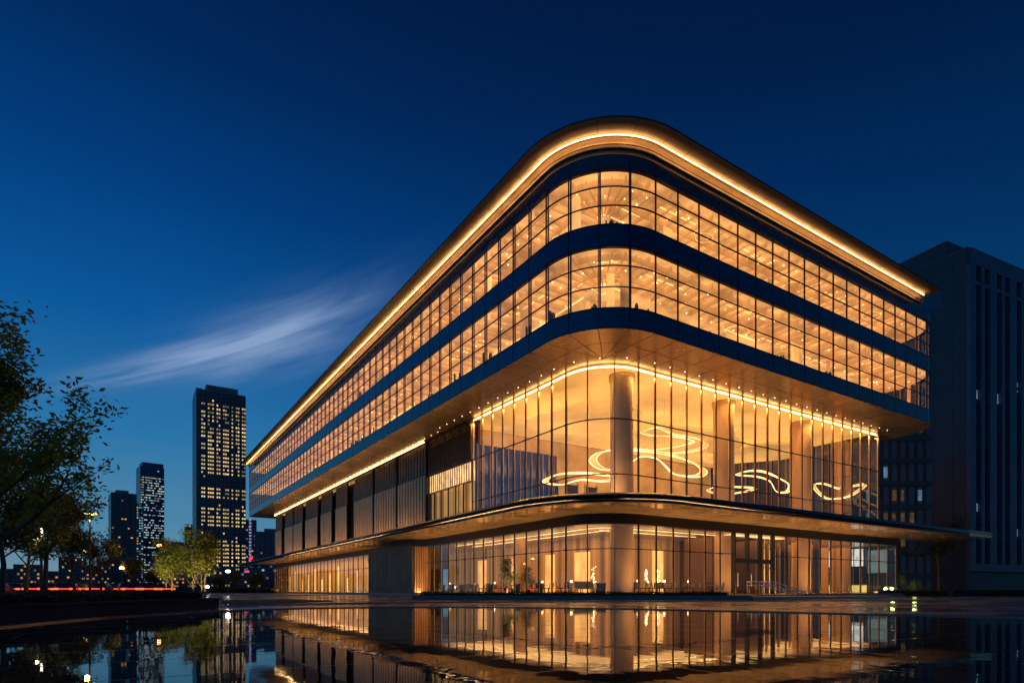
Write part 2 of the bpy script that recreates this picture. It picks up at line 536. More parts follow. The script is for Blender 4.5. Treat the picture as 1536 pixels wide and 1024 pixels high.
sweep(mb, BOX, BOX.u0 - 1.0, REND, [(-0.3, 28.60), (0.16, 28.62), (0.22, 28.84), (0.75, 28.845), (1.15, 28.86), (1.45, 28.90), (1.62, 28.97), (1.64, 29.07), (1.4, 29.2), (-3.0, 29.5), (-3.0, 28.6)],
      mm=[0, 0, 0, 0, 0, 0, 1, 1, 1, 1, 1])
for b in order[::1]:
    u = b[0]
    if u < REND - 0.3:
        s, t, ns, nt = BOX.at(u, 0)
        ts, tt = -nt, ns
        for (o0, z0), (o1, z1) in (((0.56, 28.838), (1.15, 28.855)), ((1.15, 28.855), (1.58, 28.945))):
            A = lambda o_, z_, k: (s + ns * o_ + ts * k, t + nt * o_ + tt * k, z_)
            mb.quad(A(o0, z0, -0.012), A(o0, z0, 0.012), A(o1, z1, 0.012), A(o1, z1, -0.012), 2)
smooth_angle(part(mb, 'roof_eave', [M['eave'], M['roof'], M['joint']]), 30)
mb = MB()
o = outline(BOX, -0.4)
o = [p for p in o if p[0] < 66 and p[1] < 120 or True]
o = o + [(69.0, 64.0), (69.0, 144.0)]
mb.hexa([(p[0], p[1], 27.9) for p in o], [(p[0], p[1], 28.3) for p in o])
part(mb, 'roof', M['roof'])

# interiors of the two upper floors: ceiling, slab, core walls
def ring_zone(mb, z, inner_s, inner_t, m=0, th=0.0):
    us = BOX.samples(BOX.u0, BOX.u3)
    outer = [BOX.P(u, -0.26, z)[:2] for u in us] + [(69.7, 64.0), (69.7, 144.5)]
    if th:
        mb.hexa([(p[0], p[1], z) for p in outer], [(p[0], p[1], z + th) for p in outer], m)
    else:
        sheet(mb, outer, z, m)
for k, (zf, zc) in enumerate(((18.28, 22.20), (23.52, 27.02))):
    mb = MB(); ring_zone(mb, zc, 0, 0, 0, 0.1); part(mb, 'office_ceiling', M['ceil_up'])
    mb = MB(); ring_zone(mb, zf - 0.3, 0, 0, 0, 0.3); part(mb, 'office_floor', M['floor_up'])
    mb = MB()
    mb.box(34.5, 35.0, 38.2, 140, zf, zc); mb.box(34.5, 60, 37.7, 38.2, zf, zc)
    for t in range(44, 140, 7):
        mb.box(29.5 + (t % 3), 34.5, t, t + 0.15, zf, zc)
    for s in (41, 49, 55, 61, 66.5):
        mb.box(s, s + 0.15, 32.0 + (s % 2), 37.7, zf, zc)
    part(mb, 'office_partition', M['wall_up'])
    # strings of little ceiling lamps
    mb = MB()
    for off in (-1.3, -1.7, -2.6, -4.6):
        u = BOX.u0 + 1.0
        while u < BOX.u3 - 1:
            stp = 0.8 if off > -1.5 else 1.5
            s, t, _, _ = BOX.at(u, off)
            if random.random() < 0.85:
                r = random.uniform(0.025, 0.05)
                mb.lathe([(r, zc - 0.07), (r * 1.3, zc - 0.02)], s, t, 6)
            u += stp * random.uniform(0.8, 1.2)
    tag(part(mb, 'ceiling_lamps', M['spot_soft']), kind='stuff')
    # luminous coves that follow the facade
    mb = MB()
    u = -80.0
    while u < BOX.u1 - 3:
        ln = random.uniform(2.0, 7.0); r = random.uniform(0.012, 0.035)
        off = random.choice((-2.1, -3.2, -4.6, -6.2)) + random.uniform(-0.4, 0.4)
        if random.random() < 0.6:
            sweep(mb, BOX, u, min(u + ln, BOX.u1 - 2), [(off - r, zc - 0.06), (off + r, zc - 0.06), (off + r, zc - 0.02), (off - r, zc - 0.02)])
        u += ln * random.uniform(0.3, 1.0)
    for _ in range(7):
        u = random.uniform(-50, BOX.u1 - 4); s, t, _a, _b = BOX.at(u, -random.uniform(2, 5)); rr = random.uniform(0.5, 1.2)
        mb.tube([(s + rr * math.cos(a), t + rr * 0.7 * math.sin(a), zc - random.uniform(0.3, 0.32)) for a in [2 * PI * q / 20 for q in range(20)]], 0.018, 4, closed=True)
    part(mb, 'cove_light', M['strip_soft'])
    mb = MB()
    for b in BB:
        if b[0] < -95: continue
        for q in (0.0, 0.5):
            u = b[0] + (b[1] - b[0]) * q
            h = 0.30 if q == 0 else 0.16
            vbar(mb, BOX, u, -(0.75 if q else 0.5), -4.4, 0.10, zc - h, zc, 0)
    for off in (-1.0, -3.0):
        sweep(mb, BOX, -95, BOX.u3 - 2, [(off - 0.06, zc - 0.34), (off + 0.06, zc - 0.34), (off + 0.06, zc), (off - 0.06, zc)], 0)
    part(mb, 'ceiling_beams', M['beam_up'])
    # rooms: a few blinds and half-height screens with different glow, added to vary the bays
    mb = MB()
    for b in BB:
        if b[0] < -80 or random.random() < 0.45: continue
        w_ = b[1] - b[0]
        a_ = b[0] + w_ * random.uniform(0.1, 0.5); c_ = min(b[1], a_ + w_ * random.uniform(0.3, 0.9)); of = -random.uniform(1.4, 3.6)
        ribbon(mb, BOX, a_, c_, of, zf, zf + random.choice((1.2, 2.2, 3.4)), random.choice((0, 1, 2)))
    tag(part(mb, 'room_screens', [M['wall_up'], M['beam_up'], M['glow_fill']]), kind='stuff')
    # low cabinets by the glass
    mb = MB()
    for i in range(44):
        u = random.uniform(-60, BOX.u1 - 2)
        off = -random.uniform(0.5, 1.6)
        s, t, _, _ = BOX.at(u, off)
        for q in range(random.choice((1, 2, 3, 5))):
            x = s + random.uniform(-0.9, 0.9); y = t + random.uniform(0, 0.7)
            w = random.uniform(0.04, 0.16); h = random.uniform(0.5, 0.9)
            mb.lathe([(w, zf), (w * 1.1, zf + h * 0.8), (w * 0.6, zf + h)], x, y, 6, random.choice((0, 1, 1)))
    tag(part(mb, 'seats_by_the_glass', [M['table'], M['cream_fab']]), kind='stuff')

# ------------------------------------------------------------------ columns
for (s, t) in ((31.9, 33.9), (43.9, 33.9), (55.6, 33.9), (67.0, 36.0), (30.6, 46.0)):
    mb = MB()
    mb.lathe([(0.92, 0.3), (0.92, 0.45), (0.88, 0.47), (0.88, 16.3), (1.0, 16.6), (1.0, 16.94)] if s != 30.6 else [(0.6, 0.3), (0.6, 5.3)], s, t, 40)
    smooth_angle(part(mb, 'column', M['column']))
for (s, t) in ((31.9, 33.9), (43.9, 33.9), (55.6, 33.9), (31, 52), (31, 70), (31, 90)):
    mb = MB()
    mb.lathe([(0.6, 18.3), (0.6, 22.19)], s, t, 24)
    mb.lathe([(0.6, 23.53), (0.6, 27.01)], s, t, 24)
    smooth_angle(part(mb, 'office_column', M['wall_up']))

# ------------------------------------------------------------------ atrium
ZA0, ZA1 = 6.86, 16.98
def tall_panel(mb, path, a, b, z0, z1, trans, m_fin=1, fin=0.15):
    ribbon(mb, path, a, b, 0.0, z0, z1, 0)
    vbar(mb, path, a, -0.03, 0.05, 0.045, z0, z1, 1)
    vbar(mb, path, a, -fin, -0.05, 0.03, z0, z1, 2)
    for z in trans:
        sweep(mb, path, a + 0.025, b - 0.025, [(-0.09, z - 0.028), (0.03, z - 0.028), (0.03, z + 0.028), (-0.09, z + 0.028)], 1)
        for uu in (a + 0.12, b - 0.12):
            vbar(mb, path, uu, 0.0, 0.06, 0.07, z - 0.05, z + 0.05, 1)
def split(a, b, n):
    return [(a + (b - a) * k / n, a + (b - a) * (k + 1) / n) for k in range(n)]
AM = [M['glass'], M['mullion'], M['bronze_fin']]
for (a, b) in split(ATR.u0, 0, 8) + split(0, ATR.A, 3) + split(ATR.A, ATR.u1, 20) + split(ATR.u1, ATR.u3, 12):
    mb = MB(); tall_panel(mb, ATR, a, b, ZA0, ZA1, (9.0, 13.0)); part(mb, 'glass_panel', AM)
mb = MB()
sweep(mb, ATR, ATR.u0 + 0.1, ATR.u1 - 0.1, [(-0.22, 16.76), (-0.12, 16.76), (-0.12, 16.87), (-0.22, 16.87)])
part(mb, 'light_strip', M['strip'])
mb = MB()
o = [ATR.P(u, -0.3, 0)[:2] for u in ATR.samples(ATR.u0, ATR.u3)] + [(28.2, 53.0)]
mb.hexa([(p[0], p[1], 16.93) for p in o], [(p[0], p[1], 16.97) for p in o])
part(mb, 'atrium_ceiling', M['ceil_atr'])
# lowered curved ceiling disc and dark-edged cloud shapes
def blob(cx, cy, rx, ry, n=40, k=0.15, ph=0.0):
    return [(cx + rx * math.cos(2 * PI * i / n) * (1 + k * math.sin(3 * 2 * PI * i / n + ph)),
             cy + ry * math.sin(2 * PI * i / n) * (1 + k * math.cos(2 * 2 * PI * i / n + ph))) for i in range(n)]
for (cx, cy, rx, ry, ph) in ((35.5, 42.5, 4.5, 6.0, 0.3), (49, 43, 7.5, 4.6, 1.2), (61, 42.5, 4.2, 5.5, 2.2)):
    mb = MB(); mb.prism(blob(cx, cy, rx, ry, 48, 0.16, ph), 16.1, 16.35)
    part(mb, 'ceiling_raft', M['ceil_atr'])
mb = MB()
o = [ATR.P(u, -0.1, 0)[:2] for u in ATR.samples(ATR.u0, ATR.u3)] + [(28.0, 53.0)]
mb.hexa([(p[0], p[1], 6.5) for p in o], [(p[0], p[1], 6.8) for p in o])
part(mb, 'atrium_floor', M['floor_in'])
# back wall: gold upper part, panel imitating blue reflected sky, doors
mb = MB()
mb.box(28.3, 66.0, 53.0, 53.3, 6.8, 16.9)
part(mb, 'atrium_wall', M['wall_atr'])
mb = MB()
mb.box(28.4, 36.6, 52.9, 52.97, 6.8, 14.9)
part(mb, 'blue_reflection_panel', M['wall_blue'])
for s in (38.6, 41.4, 44.2):
    mb = MB()
    mb.box(s, s + 1.6, 52.88, 52.96, 6.8, 12.4)
    mb.box(s - 0.12, s, 52.8, 53.0, 6.8, 12.6, 1); mb.box(s + 1.6, s + 1.72, 52.8, 53.0, 6.8, 12.6, 1)
    part(mb, 'tall_door', [M['dark_metal'], M['trim']])
mb = MB()
mb.box(52.0, 66.0, 52.6, 52.9, 6.8, 11.6, 0)
for s in range(52, 66):
    mb.box(s, s + 0.06, 52.5, 52.6, 6.8, 11.6, 1)
for z in (8.0, 9.2, 10.4):
    mb.box(52, 66, 52.5, 52.6, z, z + 0.05, 1)
part(mb, 'rear_window_wall', [M['wall_blue'], M['bronze_fin']])
# blue return wall in place of reflected sky at the left end of the atrium, with fins
mb = MB()
mb.box(28.3, 38.0, 50.15, 50.35, 6.8, 14.6, 0)
for k in range(14):
    s = 28.4 + k * 0.7
    mb.box(s, s + 0.05, 49.95, 50.15, 6.8, 14.6, 1)
part(mb, 'blue_fin_wall', [M['wall_blue'], M['bronze_fin']])

# ribbon pendants
def catmull(pts, n=8):
    out = []
    m = len(pts)
    for i in range(m):
        p0, p1, p2, p3 = pts[i - 1], pts[i], pts[(i + 1) % m], pts[(i + 2) % m]
        for k in range(n):
            t = k / n
            out.append(0.5 * ((2 * p1) + (p2 - p0) * t + (2 * p0 - 5 * p1 + 4 * p2 - p3) * t * t + (3 * p1 - p0 - 3 * p2 + p3) * t ** 3))
    return out
def ribbon_lamp(pts, label, r=0.042):
    P = [pix(x, y, D) for x, y, D in pts]
    c = sum(P, Vector()) / len(P)
    top = 16.9
    root = empty('ribbon_pendant', (c.x, c.y, c.z))
    tag(root, label, 'pendant light', 'ribbon pendants hanging in the atrium')
    P = [p - c for p in P]
    C = catmull(P, 8)
    mb = MB(); mb.tube(C, r, 6, closed=True); mb.build('light_tube', M['ribbon'], root, True)
    mb = MB()
    C2 = [Vector((p.x * 0.88, p.y * 0.88, p.z + 0.12)) for p in C]
    mb.tube(C2, r * 0.6, 5, closed=True); mb.build('light_tube', M['ribbon'], root, True)
    mb = MB()
    n = len(C)
    vs = []
    for p in C: vs += [(p.x, p.y, p.z + 0.02), (p.x * 0.88, p.y * 0.88, p.z + 0.14)]
    fs = [(2 * i, 2 * ((i + 1) % n), 2 * ((i + 1) % n) + 1, 2 * i + 1) for i in range(n)]
    mb.add(vs, fs); mb.build('glowing_band', M['ribbon_back'], root, True)
    for i in range(0, n, max(1, n // 5)):
        mb = MB(); mb.tube([C[i] + Vector((0, 0, 0.13)), Vector((C[i].x, C[i].y, top - c.z))], 0.012, 4)
        mb.build('cable', M['steel'], root)
ribbon_lamp([(884, 690, 50), (900, 678, 51.5), (940, 675, 53), (990, 680, 54), (1035, 692, 55), (1060, 706, 54), (1050, 715, 52.5), (1015, 712, 51.5), (1000, 700, 51), (985, 688, 50.5), (962, 685, 50), (945, 694, 49.5), (925, 704, 49), (898, 703, 49)],
            'largest looping golden ribbon light, hanging right beside the corner column')
ribbon_lamp([(961, 648, 55), (985, 642, 56), (1010, 652, 57), (1045, 658, 58), (1062, 667, 58), (1045, 676, 57), (1010, 680, 56), (975, 676, 55), (1015, 670, 55.4), (1042, 662, 56), (1010, 655, 55.4), (975, 653, 54.8)],
            'thin upper ribbon light above the largest loop, between first and second column', 0.022)
ribbon_lamp([(814, 722, 53), (835, 712, 55), (870, 710, 57), (905, 713, 58), (938, 718, 58), (905, 722, 56), (870, 720, 54.5), (840, 727, 53)],
            'flat oval ribbon light low in the glass left of the corner column')
ribbon_lamp([(1104, 712, 60), (1120, 707, 62), (1145, 708, 63), (1170, 718, 64), (1186, 728, 64), (1182, 738, 62), (1165, 737, 61), (1155, 722, 60.5), (1135, 715, 60)],
            'ribbon light between the second and third atrium columns')
ribbon_lamp([(1060, 735, 61), (1080, 730, 62), (1110, 731, 63), (1135, 733, 64), (1110, 739, 62), (1080, 742, 61)],
            'short low ribbon light just right of the second atrium column', 0.026)
ribbon_lamp([(1218, 728, 64), (1235, 726, 65), (1258, 733, 66), (1278, 730, 66.3), (1300, 727, 66.5), (1280, 742, 65.5), (1258, 748, 65), (1235, 746, 64.5)],
            'wavy ribbon light at the right end of the atrium', 0.028)

# ------------------------------------------------------------------ middle level left of the atrium
def fin_panel(mb, s, t0, t1, z0, z1, step=0.8, depth=0.12, m=0):
    mb.box(s + 0.02, s + 0.18, t0, t1, z0, z1, m + 1)  # dark backing paints shade between the ribs for depth
    n = max(1, int((t1 - t0) / step))
    for k in range(n):
        t = t0 + (t1 - t0) * (k + 0.25) / n
        mb.hexa([(s - depth, t, z0), (s + 0.02, t - 0.08, z0), (s + 0.02, t + 0.26, z0), (s - depth, t + 0.2, z0)],
                [(s - depth, t, z1), (s + 0.02, t - 0.08, z1), (s + 0.02, t + 0.26, z1), (s - depth, t + 0.2, z1)], m)
segs = [(60.6, 68.8), (69.1, 76.9), (77.2, 85.2), (88.6, 94.3), (96.5, 102.7), (104.8, 112.9), (115.3, 122), (122.3, 129.7), (132.8, 138.9)]
for (a, b) in segs:
    mb = MB(); fin_panel(mb, 27.9, a, b, 6.86, 13.2); part(mb, 'fin_cladding', [M['fin_wall'], M['beam']])
    mb = MB(); fin_panel(mb, 28.0, a, b, 13.35, 16.6, 0.8, 0.10); part(mb, 'fin_cladding', [M['fin_dark'], M['beam']])  # upper row darker: fading wall wash put into the cladding colour
mb = MB()
mb.box(28.5, 28.8, 50.1, 139.4, 5.4, 17.0)
for (a, b) in segs:
    mb.box(27.86, 28.5, a, b, 13.2, 13.32)
for t in (60.3, 68.85, 77.0, 122.05):
    mb.box(27.75, 28.5, t, t + 0.22, 6.86, 17.0)
mb.box(28.5, 69, 139.4, 139.7, 0.3, 17.0)
part(mb, 'side_wall', M['dark_metal'])
mb = MB()
for k in range(44):
    t = 60.8 + k * 1.78
    mb.box(27.72, 27.80, t, t + 1.6, 16.84, 16.93)
part(mb, 'light_strip', M['strip'])
# bay with louvres, lit balcony band and windows
mb = MB()
mb.box(28.1, 28.3, 50.3, 60.2, 13.0, 17.0, 0)
for k in range(34):
    t = 50.4 + k * 0.29
    mb.box(27.9, 28.1, t, t + 0.06, 13.1, 16.9, 0)
part(mb, 'louvre_screen', M['fin_dark'])
mb = MB()
mb.box(28.2, 28.3, 50.3, 60.2, 11.1, 13.0, 0)
part(mb, 'lit_band', M['band_lit'])
mb = MB()
for k in range(20):
    t = 50.35 + k * 0.494
    mb.box(27.96, 27.985, t, t + 0.13, 11.15, 12.95, 0)
part(mb, 'baluster_screen', M['dark_metal'])
for k in range(6):
    t = 50.35 + k * 1.65
    mb = MB()
    mb.quad((27.95, t, 6.9), (27.95, t + 1.55, 6.9), (27.95, t + 1.55, 11.0), (27.95, t, 11.0), 0)
    mb.box(27.88, 28.0, t + 1.55, t + 1.64, 6.9, 11.05, 1)
    mb.box(27.9, 28.0, t, t + 1.55, 8.0, 8.06, 1)
    mb.box(27.88, 28.0, t, t + 1.55, 11.0, 11.1, 1)
    part(mb, 'window', [M['glass_soft'], M['mullion']])
mb = MB()
mb.box(28.42, 28.48, 50.3, 60.2, 6.9, 11.05)
part(mb, 'drawn_curtain', M['curtain'])
# pierced metal frieze near the top of the louvre bay
mb = MB()
for k in range(26):
    t = 50.5 + k * 0.34
    for j in range(2):
        z = 16.0 + j * 0.38
        if (k * 7 + j * 3) % 5:
            mb.box(27.8, 27.84, t, t + 0.24, z, z + 0.05); mb.box(27.8, 27.84, t, t + 0.05, z + 0.05, z + 0.3)
            if k % 2: mb.box(27.8, 27.84, t + 0.05, t + 0.24, z + 0.25, z + 0.3)
part(mb, 'pierced_frieze', M['trim'])

# ------------------------------------------------------------------ downlights in the soffit
def downlight(s, t, z, r=0.036):
    mb = MB()
    mb.lathe([(r, -0.02), (r, 0.0)], 0, 0, 8, 0)
    mb.lathe([(r * 1.5, 0.0), (r * 1.6, 0.008)], 0, 0, 10, 1)
    o = mb.build('downlight', [M['spot'], M['dark_metal']], bld)
    o.location = (s - ORG[0], t - ORG[1], z)
    return o
proto = None
n = 0
for u in [ATR.A + 0.5 + k * 1.6 for k in range(22)] + [ATR.A * k / 4 for k in (0, 1, 2, 3)] + [-1.6 * k for k in range(1, 64)]:
    off = 1.1 if u > -20 else 0.55
    s, t, _, _ = ATR.at(u, off)
    if t > 138: continue
    if proto is None:
        proto = downlight(s, t, 16.985)
    else:
        c = proto.copy(); COL.objects.link(c); c.parent = bld
        c.location = (s - ORG[0], t - ORG[1], 16.985)
    n += 1

# ------------------------------------------------------------------ canopy
mb = MB()
c0, c1 = CAN.u0, CAN.u1
nose = [(-5.9, 6.20), (-0.55, 6.26), (-0.52, 6.34), (-0.18, 6.38), (0.0, 6.5), (0.02, 6.62), (-0.12, 6.76), (-0.5, 6.84), (-5.9, 6.84)]
sweep(mb, CAN, c0 + 2, c1, nose, mm=[0, 1, 1, 1, 1, 1, 1, 2, 1])
# joints across the underside
u = c0 + 3
while u < c1:
    s, t, ns, nt = CAN.at(u, 0); ts, tt = -nt, ns
    u2 = min(u + 0.875, c1)
    lines = [-0.62 - 0.98 * k for k in range(6)]
    for oa, ob in zip(lines[:-1], lines[1:]):
        def Q(uu, oo, dz):
            q = CAN.at(uu, oo)
            return (q[0], q[1], 6.24 + (oo + 0.62) * 0.018 + dz)
        g = 0.018
        k = [random.uniform(-0.012, 0.012) for _ in range(2)]
        mb.quad(Q(u + g, oa - g, -k[0]), Q(u2 - g, oa - g, k[1]), Q(u2 - g, ob + g, k[0]), Q(u + g, ob + g, -k[1]), 0)
    u += 0.875
smooth_angle(part(mb, 'canopy', [M['canopy_under'], M['canopy_edge'], M['roof'], M['joint']]), 50)
mb = MB()
sweep(mb, CAN, c0 + 3, c1 - 0.6, [(-0.62, 6.19), (-0.56, 6.19), (-0.56, 6.225), (-0.62, 6.225)])
part(mb, 'canopy_trim', M['trim'])

# ------------------------------------------------------------------ ground floor
mb = MB()
sweep(mb, GRD, GRD.u0, GRD.u3, [(-0.4, 5.4), (0.10, 5.4), (0.10, 6.14), (-0.4, 6.14)])
part(mb, 'lintel_beam', M['beam'])
GM = [M['glass'], M['mullion'], M['bronze_fin']]
uL = -(60.4 - 35.7); uM = -(71.0 - 35.7)
D0 = GRD.A + 11.0; D1 = D0 + 5.4
for (a, b) in split(uL, 0, 14) + split(0, GRD.A, 3) + split(GRD.A, D0, 6) + split(D1, GRD.u1, 12) + split(GRD.u1, GRD.u3, 8):
    mb = MB(); tall_panel(mb, GRD, a, b, 0.32, 5.4, (3.6,), fin=0.12); part(mb, 'glass_panel', GM)
far = MB()
for (a, b) in split(GRD.u0, uM - 3.7, 30):
    mb = MB(); tall_panel(mb, GRD, a, b, 0.32, 5.4, (3.6,), fin=0.12); part(mb, 'glass_panel', GM)
# fin-clad box that stands out between the glass fronts
mb = MB()
fin_panel(mb, 26.4, 60.4, 74.7, 0.3, 5.36, 0.5, 0.14)
mb.box(26.6, 28.4, 60.42, 74.7, 0.3, 5.36)
for k in range(6):
    s = 26.45 + k * 0.27
    mb.box(s, s + 0.15, 60.25, 60.42, 0.3, 5.36, 2)
part(mb, 'fin_clad_bay', [M['fin_dark'], M['beam'], M['fin_wall']])

# entrance: revolving drum and swing doors between D0 and D1
mb = MB()
for u in (D0, D0 + 1.8, D0 + 3.6, D1):
    vbar(mb, GRD, u, -0.3, 0.1, 0.12, 0.3, 5.4)
sweep(mb, GRD, D0, D1, [(-0.3, 2.95), (0.08, 2.95), (0.08, 3.25), (-0.3, 3.25)])
part(mb, 'entrance_frame', M['door_metal'])
mb = MB(); ribbon(mb, GRD, D0 + 0.06, D1 - 0.06, 0.0, 3.25, 5.4); part(mb, 'transom_glass', M['glass'])
for k in range(3):
    a = D0 + 0.08 + 1.8 * k; b = a + 1.62
    d = MB()
    ribbon(d, GRD, a, b, 0.0, 0.36, 2.9, 0)
    for u in (a, b): vbar(d, GRD, u, -0.05, 0.05, 0.07, 0.34, 2.92, 1)
    sweep(d, GRD, a, b, [(-0.05, 2.86), (0.05, 2.86), (0.05, 2.93), (-0.05, 2.93)], 1)
    dd = part(d, 'door', [M['glass'], M['door_metal']])
    h = MB(); s, t, ns, nt = GRD.at(a + 0.2, 0.12)
    h.tube([(s, t, 0.9), (s, t, 2.0)], 0.02, 6)
    part(h, 'handle', M['steel'], parent=dd)

# inside the ground floor
mb = MB()
o = [GRD.P(u, -0.45, 0)[:2] for u in GRD.samples(GRD.u0, GRD.u3)] + [(60, 139)]
mb.hexa([(p[0], p[1], 5.42) for p in o], [(p[0], p[1], 5.5) for p in o])
part(mb, 'lobby_ceiling', M['ceil_g'])
mb = MB()
o = [GRD.P(u, -0.02, 0)[:2] for u in GRD.samples(GRD.u0, GRD.u3)] + [(60, 139)]
mb.hexa([(p[0], p[1], 0.02) for p in o], [(p[0], p[1], 0.30) for p in o])
part(mb, 'lobby_floor', M['floor_in'])
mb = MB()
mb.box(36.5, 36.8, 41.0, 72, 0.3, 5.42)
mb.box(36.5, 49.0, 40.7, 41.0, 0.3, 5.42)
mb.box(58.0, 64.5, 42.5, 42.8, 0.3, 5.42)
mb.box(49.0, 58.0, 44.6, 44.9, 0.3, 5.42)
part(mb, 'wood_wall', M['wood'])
mb = MB()
mb.box(30.6, 30.8, 75, 139, 0.3, 5.42)
part(mb, 'curtain', M['curtain'])
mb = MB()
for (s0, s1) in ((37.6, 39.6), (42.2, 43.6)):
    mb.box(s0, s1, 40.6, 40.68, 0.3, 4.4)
part(mb, 'glow_fill_panel', M['glow_fill'])  # added panels that brighten the lobby wall by their own glow
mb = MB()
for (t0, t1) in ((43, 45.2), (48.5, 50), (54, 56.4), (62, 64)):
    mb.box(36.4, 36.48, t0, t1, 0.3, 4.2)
part(mb, 'glow_fill_panel', M['glow_fill'])
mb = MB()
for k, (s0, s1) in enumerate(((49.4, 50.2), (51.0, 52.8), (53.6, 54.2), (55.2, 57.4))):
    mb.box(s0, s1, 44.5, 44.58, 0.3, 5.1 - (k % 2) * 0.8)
part(mb, 'glow_fill_panel', M['glow_fill'])
mb = MB()
for k in range(16):
    s_ = 43.6 + k * 1.05 + (k % 3) * 0.22; t_ = 34.6 + (k * 5 % 7) * 0.8
    mb.box(s_, s_ + 0.05, t_, t_ + 0.25, 0.3, 5.4)
for s_, t_ in ((45.2, 35.4), (47.8, 36.8), (51.2, 35.2), (54.0, 36.6)):
    mb.box(s_, s_ + 2.2, t_, t_ + 0.05, 2.7, 2.8)
part(mb, 'glint_posts', M['bronze_fin'])  # posts added to imitate vertical glints in the glass
mb = MB(); mb.box(60.0, 63.2, 42.4, 42.48, 0.3, 5.3); part(mb, 'glow_fill_panel', M['glow_fill'])
mb = MB(); mb.box(57.2, 58.3, 40.4, 40.5, 0.3, 3.4); part(mb, 'lit_doorway', M['glow_fill'])
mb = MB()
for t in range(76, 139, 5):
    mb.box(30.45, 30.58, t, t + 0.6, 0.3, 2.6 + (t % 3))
part(mb, 'wall_lamps', M['glow_fill'])
mb = MB()
for off in (-2.2, -4.3):
    sweep(mb, GRD, -22, GRD.A + 12, [(off - 0.04, 5.30), (off + 0.04, 5.30), (off + 0.04, 5.36), (off - 0.04, 5.36)])
for off in (-1.2,):
    sweep(mb, GRD, D0 + 0.5, D1 + 3, [(off - 0.35, 5.30), (off + 0.35, 5.30), (off + 0.35, 5.36), (off - 0.35, 5.36)])
part(mb, 'cove_light', M['strip_soft'])
# dark partitions near the entrance
mb = MB()
mb.box(43.0, 43.3, 34.4, 37.5, 0.3, 5.42); mb.box(49.6, 49.9, 34.8, 38.5, 0.3, 5.42)
mb.box(52.4, 52.7, 36.0, 40.5, 0.3, 5.42); mb.box(46.0, 46.2, 36.6, 41, 0.3, 5.42)
part(mb, 'partition', M['fin_dark'])
mb = MB()
for k in range(5):
    s = 64.8 + k * 0.9
    mb.box(s, s + 0.12, 36.4 + (k % 2) * 0.5, 37.2, 0.3, 5.42)
part(mb, 'bronze_posts', M['bronze_fin'])

# ------------------------------------------------------------------ right-end lit panels and desk (things inside the lobby)
def in_bld(name, s, t, z, rz=0.0):
    p = W(s, t, z)
    return empty(name, p, TH + rz)
WHITE = mat('white_lit_print', (0.8, 0.82, 0.8), 0.4, 0, (0.78, 0.9, 0.88), 0.75, evary=0.6, vscale=1.7, stretch=(1, 1.6, 0.7))
TEAL = mat('teal_lit_glass', (0.2, 0.35, 0.4), 0.3, 0, (0.22, 0.5, 0.62), 0.22, evary=0.5, vscale=1.3)
r = in_bld('light_wall', 69.6, 37.2, 0.3); tag(r, 'bright white backlit picture wall behind the glass at the right end of the lobby', 'light wall')
mb = MB(); mb.box(-0.05, 0, -2.2, 2.1, 3.0, 4.95); mb.build('lit_screen', WHITE, r)
mb = MB()
for t in (-2.2, -1.1, 0.0, 1.05, 2.1): mb.box(-0.12, -0.05, t - 0.04, t + 0.04, 2.9, 5.0)
mb.box(-0.12, -0.05, -2.2, 2.1, 2.85, 2.95); mb.build('frame', M['door_metal'], r)
r = in_bld('tinted_screen', 69.6, 33.6, 0.3); tag(r, 'dim teal glowing screen right of the white backlit wall', 'screen')
mb = MB(); mb.box(-0.05, 0, -1.1, 1.0, 2.2, 4.7); mb.build('lit_screen', TEAL, r)
mb = MB(); mb.box(-0.1, -0.02, -1.18, -1.1, 0.0, 4.9); mb.box(-0.1, -0.02, 1.0, 1.08, 0.0, 4.9); mb.build('frame', M['door_metal'], r)
DESK = mat('desk_glow', (0.8, 0.7, 0.3), 0.4, 0, (0.9, 0.68, 0.16), 0.85, evary=0.3, vscale=1.2)
r = in_bld('reception_desk', 68.6, 36.8, 0.3); tag(r, 'low reception desk with glowing yellow front at the right end of the lobby', 'desk')
mb = MB(); mb.box(-0.3, 0.3, -2.4, 2.2, 0.05, 0.85); mb.build('lit_front', DESK, r)
mb = MB(); mb.box(-0.36, 0.36, -2.5, 2.3, 0.85, 0.93); mb.build('counter_top', M['table'], r)

